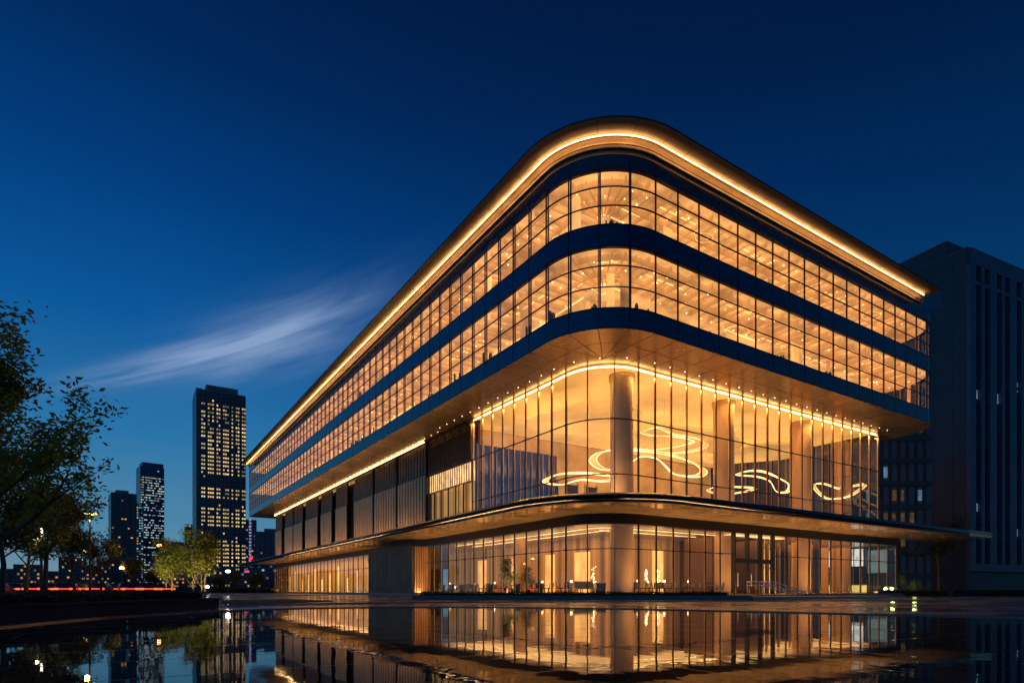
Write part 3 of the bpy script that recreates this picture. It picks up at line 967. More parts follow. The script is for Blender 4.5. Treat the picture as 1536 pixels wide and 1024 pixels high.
# ------------------------------------------------------------------ furniture in the restaurant
def make_chair():
    r = empty('dining_chair')
    mb = MB(); mb.box(-0.23, 0.23, -0.22, 0.23, 0.42, 0.49); mb.build('seat', M['black_fab'], r)
    mb = MB()
    mb.hexa([(-0.23, 0.19, 0.49), (0.23, 0.19, 0.49), (0.23, 0.24, 0.49), (-0.23, 0.24, 0.49)],
            [(-0.21, 0.27, 0.95), (0.21, 0.27, 0.95), (0.21, 0.31, 0.95), (-0.21, 0.31, 0.95)])
    mb.build('backrest', M['chair_wood'], r)
    for x in (-0.19, 0.19):
        for y in (-0.18, 0.19):
            mb = MB(); mb.tube([(x * 1.1, y * 1.1, 0.0), (x, y, 0.42)], [0.014, 0.022], 6); mb.build('leg', M['chair_wood'], r)
    return r
def make_tub():
    r = empty('tub_chair')
    mb = MB()
    n = 14
    pts_o = [(0.40 * math.cos(a), 0.38 * math.sin(a)) for a in [PI * k / n - 0.15 + 0.3 * k / n for k in range(n + 1)]]
    pts_i = [(x * 0.78, y * 0.78) for x, y in pts_o]
    poly = pts_o + pts_i[::-1]
    mb.hexa([(x * 0.82, y * 0.82, 0.12) for x, y in poly], [(x * 1.05, y * 1.05, 0.86) for x, y in poly])
    mb.build('shell', M['black_fab'], r)
    mb = MB(); mb.prism([(0.30, -0.28), (0.28, 0.2), (0, 0.3), (-0.28, 0.2), (-0.30, -0.28)], 0.12, 0.45); mb.build('seat', M['black_fab'], r)
    for x, y in ((-0.22, -0.2), (0.22, -0.2), (0.2, 0.18), (-0.2, 0.18)):
        mb = MB(); mb.tube([(x, y, 0), (x, y, 0.13)], 0.02, 6); mb.build('leg', M['chair_wood'], r)
    return r
def make_table():
    r = empty('dining_table')
    mb = MB(); mb.lathe([(0.46, 0.71), (0.48, 0.73), (0.48, 0.75)], 0, 0, 20); mb.build('tabletop', M['table'], r)
    mb = MB(); mb.tube([(0, 0, 0.03), (0, 0, 0.71)], 0.035, 8); mb.build('leg', M['dark_metal'], r)
    mb = MB(); mb.lathe([(0.27, 0.0), (0.25, 0.03), (0.05, 0.05)], 0, 0, 16); mb.build('base', M['dark_metal'], r)
    return r
def make_lamp():
    r = empty('table_lamp')
    mb = MB(); mb.lathe([(0.06, 0), (0.05, 0.03), (0.012, 0.05), (0.012, 0.24)], 0, 0, 12); mb.build('stand', M['trim'], r)
    mb = MB(); mb.lathe([(0.11, 0.2), (0.07, 0.36)], 0, 0, 14); mb.build('lamp_shade', M['lamp_shade'], r)
    return r
chair0, tub0, table0, lamp0 = make_chair(), make_tub(), make_table(), make_lamp()
used = {'c': False, 'u': False, 't': False, 'l': False}
def place(kind, proto, s, t, z, rz, label, cat, group):
    o = proto if not used[kind] else copy_tree(proto)
    used[kind] = True
    o.location = W(s, t, z); o.rotation_euler = (0, 0, TH + rz)
    tag(o, label, cat, group)
    return o
tables = []
for k in range(11):
    tables.append((29.2 + (k % 2) * 1.9, 37.0 + k * 2.05))
for k in range(7):
    tables.append((33.6 + k * 1.45, 33.9 + (k % 2) * 1.9))
tables.sort(key=lambda p: px_of(*p))
for i, (s, t) in enumerate(tables):
    nm = ORD[i]
    place('t', table0, s, t, 0.3, random.uniform(0, 1), f'round dining table, {nm} from the left behind the ground floor glass', 'table', 'restaurant tables')
    if i % 2 == 0:
        place('l', lamp0, s, t, 1.05, 0, f'small glowing lamp on the {nm} dining table from the left', 'lamp', 'table lamps')
    cs = [(0, 'left'), (PI, 'right'), (PI / 2, 'far')] if i % 5 else [(0, 'left'), (PI, 'right')]
    for a, w in cs:
        # world direction of the chair from the table: left, right or away from the viewer
        d = {'left': Vector((-1, 0)), 'right': Vector((1, 0)), 'far': Vector((0, 1))}[w] * 0.72
        ds = d.x * RX + d.y * RY; dt = -d.x * RY + d.y * RX
        rz = {'left': PI / 2, 'right': -PI / 2, 'far': 0}[w] - TH + random.uniform(-0.25, 0.25)
        place('c', chair0, s + ds, t + dt, 0.3, rz, f'dining chair on the {w} side of the {nm} table from the left', 'chair', 'restaurant chairs')
tubs = [(28.5, 57.9), (28.5, 55.9), (28.5, 53.5), (28.5, 51.2), (28.5, 47.9), (28.5, 43.4), (28.5, 40.1), (31.3, 35.6)]
tubs.sort(key=lambda p: px_of(*p))
for i, (s, t) in enumerate(tubs):
    place('u', tub0, s, t, 0.3, -PI / 2 + random.uniform(-0.3, 0.3), f'black tub armchair close to the glass, {ORD[i]} of the black ones from the left', 'armchair', 'tub armchairs by the window')
# one wooden bench left of the corner column
p = pix(877, 888, 46.0)
r = empty('lounge_bench', (p.x, p.y, 0.3), 0.15); tag(r, 'wooden lounge bench with high back just left of the corner column', 'bench')
mb = MB(); mb.box(-0.75, 0.75, -0.3, 0.3, 0.38, 0.48); mb.build('seat', M['cream_fab'], r)
mb = MB(); mb.box(-0.75, 0.75, 0.26, 0.33, 0.48, 0.98); mb.build('backrest', M['table'], r)
for x in (-0.68, 0.68):
    for y in (-0.24, 0.27):
        mb = MB(); mb.box(x - 0.03, x + 0.03, y - 0.03, y + 0.03, 0, 0.38); mb.build('leg', M['table'], r)

# crystal floor lamps right of the corner column
def crystal(px, D, h, label):
    p = pix(px, 880, D)
    r = empty('floor_lamp', (p.x, p.y, 0.3)); tag(r, label, 'floor lamp')
    mb = MB(); mb.lathe([(0.2, 0), (0.18, 0.04), (0.02, 0.06), (0.02, 0.9)], 0, 0, 12); mb.build('stand', M['dark_metal'], r)
    mb = MB()
    for k in range(26):
        a = random.uniform(0, 2 * PI); q = random.uniform(0, 0.22); z = random.uniform(0.9, h)
        mb.lathe([(0.005, z - 0.05), (0.035, z), (0.005, z + 0.05)], q * math.cos(a), q * math.sin(a), 5)
    mb.build('crystal_cluster', M['lamp_shade'], r)
crystal(969, 49, 2.1, 'tall crystal floor lamp left of its pair, right of the corner column')
crystal(986, 50, 2.0, 'short round crystal floor lamp, right one of the pair beside the corner column')
crystal(890, 50, 2.3, 'crystal floor lamp glowing left of the corner column by the added glowing panel')

# ------------------------------------------------------------------ trees and plants
def leaf_cluster(mb, c, n, spread, size, rnd, m=0):
    for _ in range(n):
        p = Vector((rnd.gauss(0, spread), rnd.gauss(0, spread), rnd.gauss(0, spread * 0.7))) + c
        a = Vector((rnd.uniform(-1, 1), rnd.uniform(-1, 1), rnd.uniform(-0.6, 0.6))).normalized()
        b = a.cross(Vector((rnd.uniform(-1, 1), rnd.uniform(-1, 1), rnd.uniform(-1, 1)))).normalized()
        l = size * rnd.uniform(0.7, 1.3); w = l * 0.42
        q = p + a * l * 0.5
        mb.add([p, q + b * w * 0.5, p + a * l, q - b * w * 0.5], [(0, 1, 2, 3)], m)

def tree_mesh(seed, height, spread, trunk_h, trunk_r, leaf_size, leaves_per, levels=3, limbs=7, cl=0.22, bias=(0, 0), multi=1, up=0.55):
    rnd = random.Random(seed); rnl = random.Random(seed + 1000)
    wood, leaf = MB(), MB()
    def grow(p, d, length, rad, lev):
        pts = [p]; rads = [rad]
        steps = 4
        q = p.copy(); dd = d.copy()
        for k in range(steps):
            dd = (dd + Vector((rnd.uniform(-.25, .25), rnd.uniform(-.25, .25), rnd.uniform(-.1, .22)))).normalized()
            q = q + dd * (length / steps)
            pts.append(q.copy()); rads.append(rad * (1 - 0.6 * (k + 1) / steps))
        wood.tube(pts, rads, 5 if lev > 1 else 4, 0, cap=False)
        if lev <= 1:
            for k in (1, 2, 3, 4):
                leaf_cluster(leaf, pts[k], leaves_per, cl, leaf_size, rnl)
        if lev > 0:
            nb = 4 if lev > 1 else 3
            for k in range(nb):
                i = rnd.choice((2, 3, 4)) if lev > 1 else rnd.choice((1, 2, 3, 4))
                nd = (dd + Vector((rnd.uniform(-1, 1), rnd.uniform(-1, 1), rnd.uniform(-0.35, 0.7))) * 0.85).normalized()
                grow(pts[i], nd, length * rnd.uniform(0.5, 0.72), rads[i] * 0.6, lev - 1)
    for tnk in range(multi):
        bx = Vector((0, 0, 0)) if multi == 1 else Vector((rnd.uniform(-.9, .9), rnd.uniform(-.4, .4), 0))
        top = bx + Vector((rnd.uniform(-.2, .2), rnd.uniform(-.2, .2), height * 0.75))
        tp = [bx, bx.lerp(top, 0.3) + Vector((rnd.uniform(-.08, .08), 0, 0)), bx.lerp(top, 0.65) + Vector((rnd.uniform(-.15, .15), 0, 0)), top]
        wood.tube(tp, [trunk_r * 1.25, trunk_r, trunk_r * 0.6, trunk_r * 0.2], 8, 0, cap=False)
        for k in range(limbs):
            f = (trunk_h + (height * 0.72 - trunk_h) * k / max(1, limbs - 1)) / (height * 0.75)
            p = bx.lerp(top, min(1, f))
            a = k * 2.4 + rnd.uniform(-.5, .5)
            d = Vector((math.cos(a) + bias[0], math.sin(a) + bias[1], up + 0.9 * f)).normalized()
            ln = spread * (1.05 - 0.55 * f) * rnd.uniform(0.8, 1.15)
            grow(p, d, ln, trunk_r * 0.5 * (1.1 - 0.6 * f), levels - 1)
    return wood, leaf

def plant_tree(name, data, loc, leafm, label, group=None, rz=0.0, sc=1.0, cat='tree'):
    r = empty(name, loc, rz); r.scale = (sc, sc, sc)
    tag(r, label, cat, group)
    a = bpy.data.objects.new('trunk', data[0]); COL.objects.link(a); a.parent = r
    b = bpy.data.objects.new('crown', data[1]); COL.objects.link(b); b.parent = r
    if leafm is not None and data[1].materials[0] != leafm:
        b.material_slots[0].link = 'OBJECT'; b.material_slots[0].material = leafm
    return r
def bake(wl, lm):
    w, l = wl
    out = []
    for mb, m, nm in ((w, M['bark'], 'tree_wood'), (l, lm, 'tree_leaves')):
        me = bpy.data.meshes.new(nm); me.from_pydata(mb.v, [], mb.f); me.materials.append(m); me.update()
        if nm == 'tree_wood': me.polygons.foreach_set('use_smooth', [True] * len(mb.f))
        out.append(me)
    return out
fg = bake(tree_mesh(11, 5.0, 2.3, 1.1, 0.10, 0.125, 15, 3, 10, 0.11, (0.25, 0)), M['leaf_near'])
plant_tree('foreground_tree', fg, (-8.72, 9.9, 0.2), None, 'big dark leafy tree reaching in from the left edge over the low wall', None, 0.4, 0.9)
fg2 = bake(tree_mesh(23, 4.6, 2.2, 1.2, 0.06, 0.15, 10, 3, 8, 0.17), M['leaf_near'])
plant_tree('foreground_tree', fg2, (-14.9, 17.5, 0.2), None, 'lower bushy tree behind the big leafy tree at the left edge', None, 1.4, 1.1)
tA = bake(tree_mesh(31, 6.0, 2.6, 1.8, 0.13, 0.24, 10, 3, 7, 0.28), M['leaf'])
tB = bake(tree_mesh(37, 5.2, 2.4, 1.6, 0.11, 0.24, 10, 3, 7, 0.28), M['leaf'])
ys = [(-6, 34, 1.25, tA, 'dark street tree at the far left edge behind the hedge'),
      (38, 40, 1.15, tB, 'dark street tree with slim trunk, second from the left edge'),
      (66, 36, 1.1, tA, 'dark street tree directly left of the tall yellow street lamp'),
      (112, 58, 1.2, tB, 'thin-trunked street tree just below the tall yellow street lamp'),
      (152, 62, 0.95, tA, 'small rounded street tree right of the tall yellow street lamp'),
      (196, 90, 0.95, tB, 'small dark tree in front of the narrow unlit tower')]
for i, (px, D, sc, d, lb) in enumerate(ys):
    p = pix(px, 889, D)
    plant_tree('street_tree', d, (p.x, p.y, 0), None, lb, 'street trees along the road', i * 1.3, sc)
tY = bake(tree_mesh(41, 5.4, 2.2, 0.7, 0.06, 0.16, 7, 3, 7, 0.22, multi=3, up=0.9), M['leaf_yellow'])
for px, D, sc, lb in ((255, 62, 1.02, 'yellow-green uplit tree, left and darker one of the pair'),
                      (302, 56, 1.08, 'bright yellow-green uplit tree, right one of the pair left of the building')):
    p = pix(px, 889, D)
    plant_tree('uplit_tree', tY, (p.x, p.y, 0), None, lb, 'uplit yellow trees', px * 0.01, sc)
    l = bpy.data.lights.new('uplight', 'SPOT'); l.energy = 1500; l.color = (1, 0.78, 0.25); l.spot_size = math.radians(110); l.shadow_soft_size = 0.15
    lo = bpy.data.objects.new('uplight', l); COL.objects.link(lo); lo.location = (p.x + 0.3, p.y - 2.4, 0.25)
    lo.rotation_euler = (math.radians(150), 0, 0)
for i, (px, D, sc, lb) in enumerate(((350, 110, 0.8, 'low dark shrub tree left of the canopy tip'), (385, 100, 0.75, 'low dark shrub tree under the canopy tip'),
                                     (330, 90, 0.6, 'low dark shrub right of the uplit yellow trees'), (225, 100, 0.8, 'low dark tree behind the left uplit yellow tree'))):
    p = pix(px, 889, D)
    plant_tree('shrub_tree', tB, (p.x, p.y, -0.8), M['leaf_dark'], lb, 'low dark trees beyond the plaza', i * 2.1, sc)
tR = bake(tree_mesh(53, 6.4, 3.0, 1.9, 0.14, 0.22, 6, 3, 8, 0.3), M['leaf_dark'])
p = pix(1409, 888, 72)
plant_tree('garden_tree', tR, (p.x, p.y, 0.05), None, 'dark tree standing alone right of the building end, before the dark tower', None, 0.7, 1.3)
mb = MB()
for a in (0.5, 2.6, 4.7):
    mb.tube([(math.cos(a) * 1.5, math.sin(a) * 1.5, 0), (0, 0, 2.1)], 0.04, 5)
o = mb.build('tree_stake', M['bark']); o.location = (p.x, p.y, 0.05)
tag(o, 'three-legged wooden prop around the trunk of the lone dark tree at right', 'tree stake')
pb = bake(tree_mesh(61, 2.0, 0.9, 0.2, 0.03, 0.13, 7, 2, 6, 0.16), M['leaf'])
for i, (px, D, sc, lb) in enumerate(((1350, 66, 1.15, 'tallest lit garden bush right of the lobby glass'), (1372, 67, 0.85, 'lit round bush beside the brightest garden lamp'),
                                     (1333, 65, 0.6, 'small bush at the right corner of the lobby glass'), (1386, 68, 0.5, 'small dark bush left of the lone tree'))):
    p = pix(px, 889, D)
    plant_tree('garden_bush', pb, (p.x, p.y, 0.05), M['leaf_yellow'] if i == 1 else None, lb, 'garden bushes at the right', i * 1.7, sc, 'bush')
for i, (px, D, lb) in enumerate(((1369, 65, 'brightest little garden lamp glowing under the bush at right'), (1336, 64, 'small garden lamp at the corner of the lobby glass'))):
    p = pix(px, 889, D)
    r = empty('garden_lamp', (p.x, p.y, 0.05)); tag(r, lb, 'garden lamp', 'garden lamps')
    mb = MB(); mb.lathe([(0.06, 0), (0.06, 0.3)], 0, 0, 8); mb.build('post', M['dark_metal'], r)
    mb = MB(); mb.lathe([(0.12, 0.3), (0.13, 0.4), (0.03, 0.46)], 0, 0, 10); mb.build('lamp_head', mat('garden_lamp_glow', (1, .9, .6), .5, 0, (1, 0.75, 0.25), 2.0), r)
    l = bpy.data.lights.new('garden_light', 'POINT'); l.energy = 45; l.color = (0.85, 1, 0.3); l.shadow_soft_size = 0.2
    lo = bpy.data.objects.new('garden_light', l); COL.objects.link(lo); lo.location = (p.x, p.y - 0.3, 0.75)
# indoor trees
pi_ = bake(tree_mesh(71, 2.9, 0.95, 0.5, 0.04, 0.16, 9, 2, 8, 0.18), M['leaf_dark'])
for px, D, sc, lb in ((760, 50.5, 1.1, 'larger potted indoor tree behind the restaurant glass'), (792, 53, 0.85, 'smaller potted indoor tree right of the larger one')):
    p = pix(px, 888, D)
    r = plant_tree('indoor_tree', pi_, (p.x, p.y, 0.3), None, lb, 'potted indoor trees', px, sc)
    mb = MB(); mb.lathe([(0.2, 0), (0.28, 0.45), (0.25, 0.46)], 0, 0, 14); mb.build('pot', M['dark_metal'], r)

# ------------------------------------------------------------------ hedges
def hedge(name, a, b, w, z0, z1, label, n, m=None, group=None, lsize=0.06):
    a = Vector(a); b = Vector(b)
    d = (b - a); L = d.length; d.normalize(); nrm = Vector((-d.y, d.x))
    root = empty(name, (a.x, a.y, 0)); tag(root, label, 'hedge', group)
    rnd = random.Random(int(L * 100))
    core = MB()
    lo = [Vector((0, 0)) - nrm * w * .42, d * L - nrm * w * .42, d * L + nrm * w * .42, nrm * w * .42]
    core.hexa([(p.x, p.y, z0) for p in lo], [(p.x * 1, p.y, z1 - 0.05) for p in lo])
    core.build('twigs', M['soil'], root)
    lf = MB()
    for _ in range(n):
        u = rnd.uniform(0, L); v = rnd.uniform(-w / 2, w / 2)
        if rnd.random() < 0.45: v = -w / 2 * rnd.uniform(0.85, 1.08) ; z = rnd.uniform(z0, z1)
        else: z = z1 + rnd.uniform(-0.04, 0.03) + 0.03 * math.sin(u * 2.3)
        p = d * u + nrm * v
        leaf_cluster(lf, Vector((p.x, p.y, z)), 1, 0.015, lsize, rnd)
    lf.build('foliage', m or M['hedge'], root)

# left planter wall with hedges
mb = MB()
wl = [(-9.15, 9.6), (-9.6, 19.6)]
mb.prism([(-8.9, 9.0), (-9.62, 19.7), (-10.0, 19.7), (-9.25, 9.0)], 0, 0.29)
mb.prism([(-8.87, 8.9), (-9.58, 19.76), (-10.04, 19.76), (-9.3, 8.9)], 0.29, 0.34)
mb.prism([(-10.0, 19.4), (-10.0, 19.76), (-24, 20.6), (-24, 20.2)], 0, 0.33)
o = mb.build('planter_wall', M['concrete']); tag(o, 'low grey concrete planter wall curving along the left side of the pool', 'wall')
mb = MB(); mb.prism([(-9.3, 9.0), (-10.0, 19.4), (-24, 20.2), (-24, 9.0)], 0.0, 0.25)
tag(mb.build('planter_soil', M['soil']), kind='structure')
hedge('clipped_hedge', (-9.75, 9.8), (-10.6, 16.6), 0.7, 0.25, 0.50, 'long clipped hedge on the low planter wall, left of the gap', 9000, group='clipped hedges on the planter wall')
hedge('clipped_hedge', (-10.65, 17.0), (-10.2, 19.2), 0.7, 0.25, 0.52, 'short clipped hedge on the end of the planter wall, right of the gap', 4000, group='clipped hedges on the planter wall')
# terrace-edge hedge
hedge('terrace_hedge', (-5.6, 37.0), (13.2, 37.0), 0.6, 0.28, 0.44, 'thin clipped hedge along the top of the blue stone terrace wall', 9000, lsize=0.09)
p0 = pix(1310, 890, 61); p1 = pix(1560, 890, 66)
hedge('garden_hedge', (p0.x, p0.y), (p1.x, p1.y), 1.4, 0.0, 0.55, 'dark low garden hedge beyond the plaza at the right', 7000, lsize=0.14)
p0 = pix(-60, 889, 75); p1 = pix(415, 889, 125)
hedge('roadside_hedge', (p0.x + 0, p0.y + 62), (p1.x, p1.y), 2.0, 0.0, 0.9, 'dark roadside hedge beyond the road left of the building', 8000, lsize=0.3)

# ------------------------------------------------------------------ ground, terrace, pool
GROUND = mat('ground_dark', (0.025, 0.026, 0.03), 0.7, vary=0.3, vscale=0.2)
mb = MB(); mb.quad((-3000, -300, -0.03), (3000, -300, -0.03), (3000, 4000, -0.03), (-3000, 4000, -0.03))
tag(mb.build('ground', GROUND), kind='structure')
# wet paving
PAVE = bpy.data.materials.new('wet_paving'); PAVE.use_nodes = True
N, K = PAVE.node_tree.nodes, PAVE.node_tree.links
b = N["Principled BSDF"]
tc = N.new("ShaderNodeTexCoord")
mp = N.new("ShaderNodeMapping"); mp.inputs["Rotation"].default_value = (0, 0, 0.15); K.new(tc.outputs["Object"], mp.inputs["Vector"])
br = N.new("ShaderNodeTexBrick"); br.inputs["Scale"].default_value = 1.0
br.inputs["Brick Width"].default_value = 1.2; br.inputs["Row Height"].default_value = 0.6; br.inputs["Mortar Size"].default_value = 0.012
br.inputs["Color1"].default_value = (0.06, 0.08, 0.125, 1); br.inputs["Color2"].default_value = (0.10, 0.13, 0.19, 1); br.inputs["Mortar"].default_value = (0.012, 0.012, 0.014, 1)
K.new(mp.outputs[0], br.inputs["Vector"])
nz = N.new("ShaderNodeTexNoise"); nz.inputs["Scale"].default_value = 0.35; nz.inputs["Detail"].default_value = 6; K.new(tc.outputs["Object"], nz.inputs["Vector"])
mr = N.new("ShaderNodeMapRange"); mr.inputs["From Min"].default_value = 0.40; mr.inputs["From Max"].default_value = 0.62; mr.inputs["To Min"].default_value = 0.05; mr.inputs["To Max"].default_value = 0.5
K.new(nz.outputs["Fac"], mr.inputs["Value"]); K.new(mr.outputs[0], b.inputs["Roughness"])
K.new(br.outputs["Color"], b.inputs["Base Color"])
n2 = N.new("ShaderNodeTexNoise"); n2.inputs["Scale"].default_value = 1.6; n2.inputs["Detail"].default_value = 3; K.new(tc.outputs["Object"], n2.inputs["Vector"])
ad = N.new("ShaderNodeMath"); ad.operation = 'MULTIPLY_ADD'; K.new(br.outputs["Fac"], ad.inputs[0]); ad.inputs[1].default_value = -0.35; K.new(n2.outputs["Fac"], ad.inputs[2])
bp = N.new("ShaderNodeBump"); bp.inputs["Strength"].default_value = 0.22; bp.inputs["Distance"].default_value = 0.05
K.new(ad.outputs[0], bp.inputs["Height"]); K.new(bp.outputs[0], b.inputs["Normal"])
b.inputs["Specular IOR Level"].default_value = 0.5
mb = MB(); mb.quad((-60, 0, -0.012), (120, 0, -0.012), (120, 130, -0.012), (-60, 130, -0.012))
mb.build('plaza_paving', PAVE)['kind'] = 'structure'
def gp(px, py, z=0.0):
    D = (CAM_H - z) * F / (py - HOR)
    return Vector(((px - 768) / F * D, D, 0))
edge = [gp(-500, 985), gp(-250, 962), gp(0, 942), gp(100, 931), gp(200, 923.5), gp(340, 915.5), gp(480, 911.5), gp(640, 910), gp(800, 911), gp(950, 913), gp(1100, 916.5), gp(1300, 921), gp(1536, 926), gp(1900, 934)]
def chaikin(P, it=3):
    for _ in range(it):
        Q = [P[0]]
        for a, b_ in zip(P[:-1], P[1:]):
            Q += [a * 0.75 + b_ * 0.25, a * 0.25 + b_ * 0.75]
        Q.append(P[-1]); P = Q
    return P
edge = chaikin(edge)
WATER = bpy.data.materials.new('pool_water'); WATER.use_nodes = True
N, K = WATER.node_tree.nodes, WATER.node_tree.links
b = N["Principled BSDF"]
b.inputs["Base Color"].default_value = (0.006, 0.009, 0.014, 1); b.inputs["Roughness"].default_value = 0.015
b.inputs["IOR"].default_value = 1.27; b.inputs["Specular IOR Level"].default_value = 0.5
tc = N.new("ShaderNodeTexCoord")
mp = N.new("ShaderNodeMapping"); mp.inputs["Scale"].default_value = (1.0, 0.6, 1); K.new(tc.outputs["Object"], mp.inputs["Vector"])
n2 = N.new("ShaderNodeTexNoise"); n2.inputs["Scale"].default_value = 1.7; n2.inputs["Detail"].default_value = 3; K.new(mp.outputs[0], n2.inputs["Vector"])
bp = N.new("ShaderNodeBump"); bp.inputs["Strength"].default_value = 0.055; bp.inputs["Distance"].default_value = 0.05
br = N.new("ShaderNodeTexBrick"); br.offset = 0.5; br.inputs["Scale"].default_value = 1.0
br.inputs["Brick Width"].default_value = 2.4; br.inputs["Row Height"].default_value = 1.2; br.inputs["Mortar Size"].default_value = 0.012; br.inputs["Mortar Smooth"].default_value = 0.3
m3 = N.new("ShaderNodeMapping"); m3.inputs["Rotation"].default_value = (0, 0, -0.57); K.new(tc.outputs["Object"], m3.inputs["Vector"]); K.new(m3.outputs[0], br.inputs["Vector"])
hh = N.new("ShaderNodeMath"); hh.operation = 'MULTIPLY_ADD'; hh.inputs[1].default_value = -0.8; K.new(br.outputs["Fac"], hh.inputs[0]); K.new(n2.outputs["Fac"], hh.inputs[2])
K.new(hh.outputs[0], bp.inputs["Height"]); K.new(bp.outputs[0], b.inputs["Normal"])
n4 = N.new("ShaderNodeTexNoise"); n4.inputs["Scale"].default_value = 0.55; n4.inputs["Detail"].default_value = 5; K.new(tc.outputs["Object"], n4.inputs["Vector"])
r4 = N.new("ShaderNodeMapRange"); r4.inputs["From Min"].default_value = 0.46; r4.inputs["From Max"].default_value = 0.66; r4.inputs["To Min"].default_value = 0.012; r4.inputs["To Max"].default_value = 0.055
K.new(n4.outputs["Fac"], r4.inputs["Value"])
r5 = N.new("ShaderNodeMath"); r5.operation = 'MULTIPLY_ADD'; r5.inputs[1].default_value = 0.35; K.new(br.outputs["Fac"], r5.inputs[0]); K.new(r4.outputs[0], r5.inputs[2]); K.new(r5.outputs[0], b.inputs["Roughness"])
r6 = N.new("ShaderNodeMath"); r6.operation = 'MULTIPLY_ADD'; r6.inputs[1].default_value = -0.4; r6.inputs[2].default_value = 0.5; K.new(br.outputs["Fac"], r6.inputs[0]); K.new(r6.outputs[0], b.inputs["Specular IOR Level"])
c4 = N.new("ShaderNodeMix"); c4.data_type = 'RGBA'; c4.inputs["A"].default_value = (0.012, 0.014, 0.018, 1); c4.inputs["B"].default_value = (0.05, 0.045, 0.045, 1)
K.new(n4.outputs["Fac"], c4.inputs["Factor"]); K.new(c4.outputs["Result"], b.inputs["Base Color"])
mb = MB()
poly = [(p.x, p.y) for p in edge] + [(60, -20), (-40, -20)]
mb.add([(x, y, 0.0) for x, y in poly], [tuple(range(len(poly) - 1, -1, -1))])
tag(mb.build('pool_water', WATER), kind='structure')
# stone kerbs: the pool rim and the outer step line
mb = MB()
def strip_along(mb, P, w, z0, z1):
    n = len(P)
    L, Rr = [], []
    for i in range(n):
        d = (P[min(i + 1, n - 1)] - P[max(i - 1, 0)]).normalized()
        nn = Vector((-d.y, d.x, 0))
        L.append(P[i] + nn * w); Rr.append(P[i])
    for i in range(n - 1):
        a, b_, c, d = Rr[i], Rr[i + 1], L[i + 1], L[i]
        mb.hexa([(q.x, q.y, z0) for q in (a, b_, c, d)], [(q.x, q.y, z1) for q in (a, b_, c, d)])
strip_along(mb, edge, 0.28, -0.02, 0.028)
KERB = mat('wet_kerb_stone', (0.09, 0.10, 0.13), 0.18, vary=0.2, vscale=2, bump=0.05, bscale=6)
tag(mb.build('pool_kerb', KERB), kind='structure')
outer = chaikin([gp(345, 909), gp(480, 905.5), gp(640, 903.4), gp(850, 902.4), gp(1150, 901.2), gp(1536, 899.5), gp(1900, 898.5)])
mb = MB(); strip_along(mb, outer, 0.35, -0.02, 0.05)
tag(mb.build('plaza_kerb', mat('pale_kerb_stone', (0.2, 0.2, 0.23), 0.25, vary=0.15, vscale=2)), kind='structure')
# dark lawn at the left between road and building
mb = MB(); a = [gp(330, 900), gp(430, 898.5), gp(500, 901), gp(420, 904.5), gp(338, 906)]
mb.hexa([(p.x, p.y, -0.02) for p in a][::-1], [(p.x, p.y, 0.03) for p in a][::-1])
tag(mb.build('lawn', mat('dark_lawn', (0.02, 0.035, 0.012), 0.9, vary=0.5, vscale=3, bump=0.5, bscale=20)), kind='structure')

# raised terrace under the building
mb = MB()
def BW(s, t): p = W(s, t); return (p.x, p.y)
ter = [(-6.1, 36.6), (14.6, 36.6), (16.6, 40.2), BW(50, 30.2), BW(72, 29.4), BW(75, 60), BW(60, 139), BW(26.2, 139), BW(26.2, 60), (-6.8, 44)]
mb.prism(ter, -0.01, 0.285)
tag(mb.build('terrace', M['stone']), kind='structure')
# steps at the entrance
st = [(14.9, 36.6), (24.0, 41.2)]
for k in range(2):
    mb = MB()
    e = 0.38 * (k + 1)
    mb.prism([(14.7, 36.8 - e * 0.3), (27.5 + e, 44.4 - e), (27.5, 46.5), (14.7, 40.0)], -0.008, 0.19 - 0.095 * k)
    tag(mb.build('entrance_steps', mat('step_stone', (0.34, 0.28, 0.26), 0.3, vary=0.15, vscale=2)), kind='structure')
# handrails
for px0, D0_, label in ((1142, 43.5, 'left curved steel handrail on the entrance steps'), (1160, 44.5, 'right curved steel handrail on the entrance steps')):
    a = pix(px0 - 22, 872, D0_ + 1.5)
    r = empty('handrail', (a.x, a.y, 0.28)); tag(r, label, 'handrail', 'handrails at the entrance')
    for dz in (0.0, -0.28):
        mb = MB(); mb.tube([(0, 0, 0.95 + dz), (0.8, -0.2, 0.97 + dz), (1.2, -0.35, 0.88 + dz), (2.6, -1.3, 0.3 + dz * 0.6), (2.9, -1.5, 0.16 + dz * 0.4)], 0.042, 6); mb.build('rail', M['steel'], r, True)
    for x, y, z in ((0.05, 0, 0.95), (1.2, -0.35, 0.88), (2.3, -1.1, 0.42)):
        mb = MB(); mb.tube([(x, y, -0.25 if x > 2 else 0), (x, y, z)], 0.022, 6); mb.build('post', M['steel'], r)

# stone block with flowers beyond the plaza at the right
p = pix(1440, 893, 58)
r = empty('stone_planter', (p.x, p.y, 0)); tag(r, 'small pale stone planter standing alone on the plaza at the right', 'planter')
mb = MB(); mb.box(-1.1, 1.1, -0.4, 0.4, 0, 0.12); mb.box(-0.9, 0.9, -0.35, 0.35, 0.12, 0.62); mb.build('pot', M['concrete'], r)
mb = MB(); rnd = random.Random(5)
for _ in range(30): leaf_cluster(mb, Vector((rnd.uniform(-.8, .8), rnd.uniform(-.3, .3), 0.68)), 5, 0.06, 0.12, rnd)
mb.build('plants', M['leaf_dark'], r)

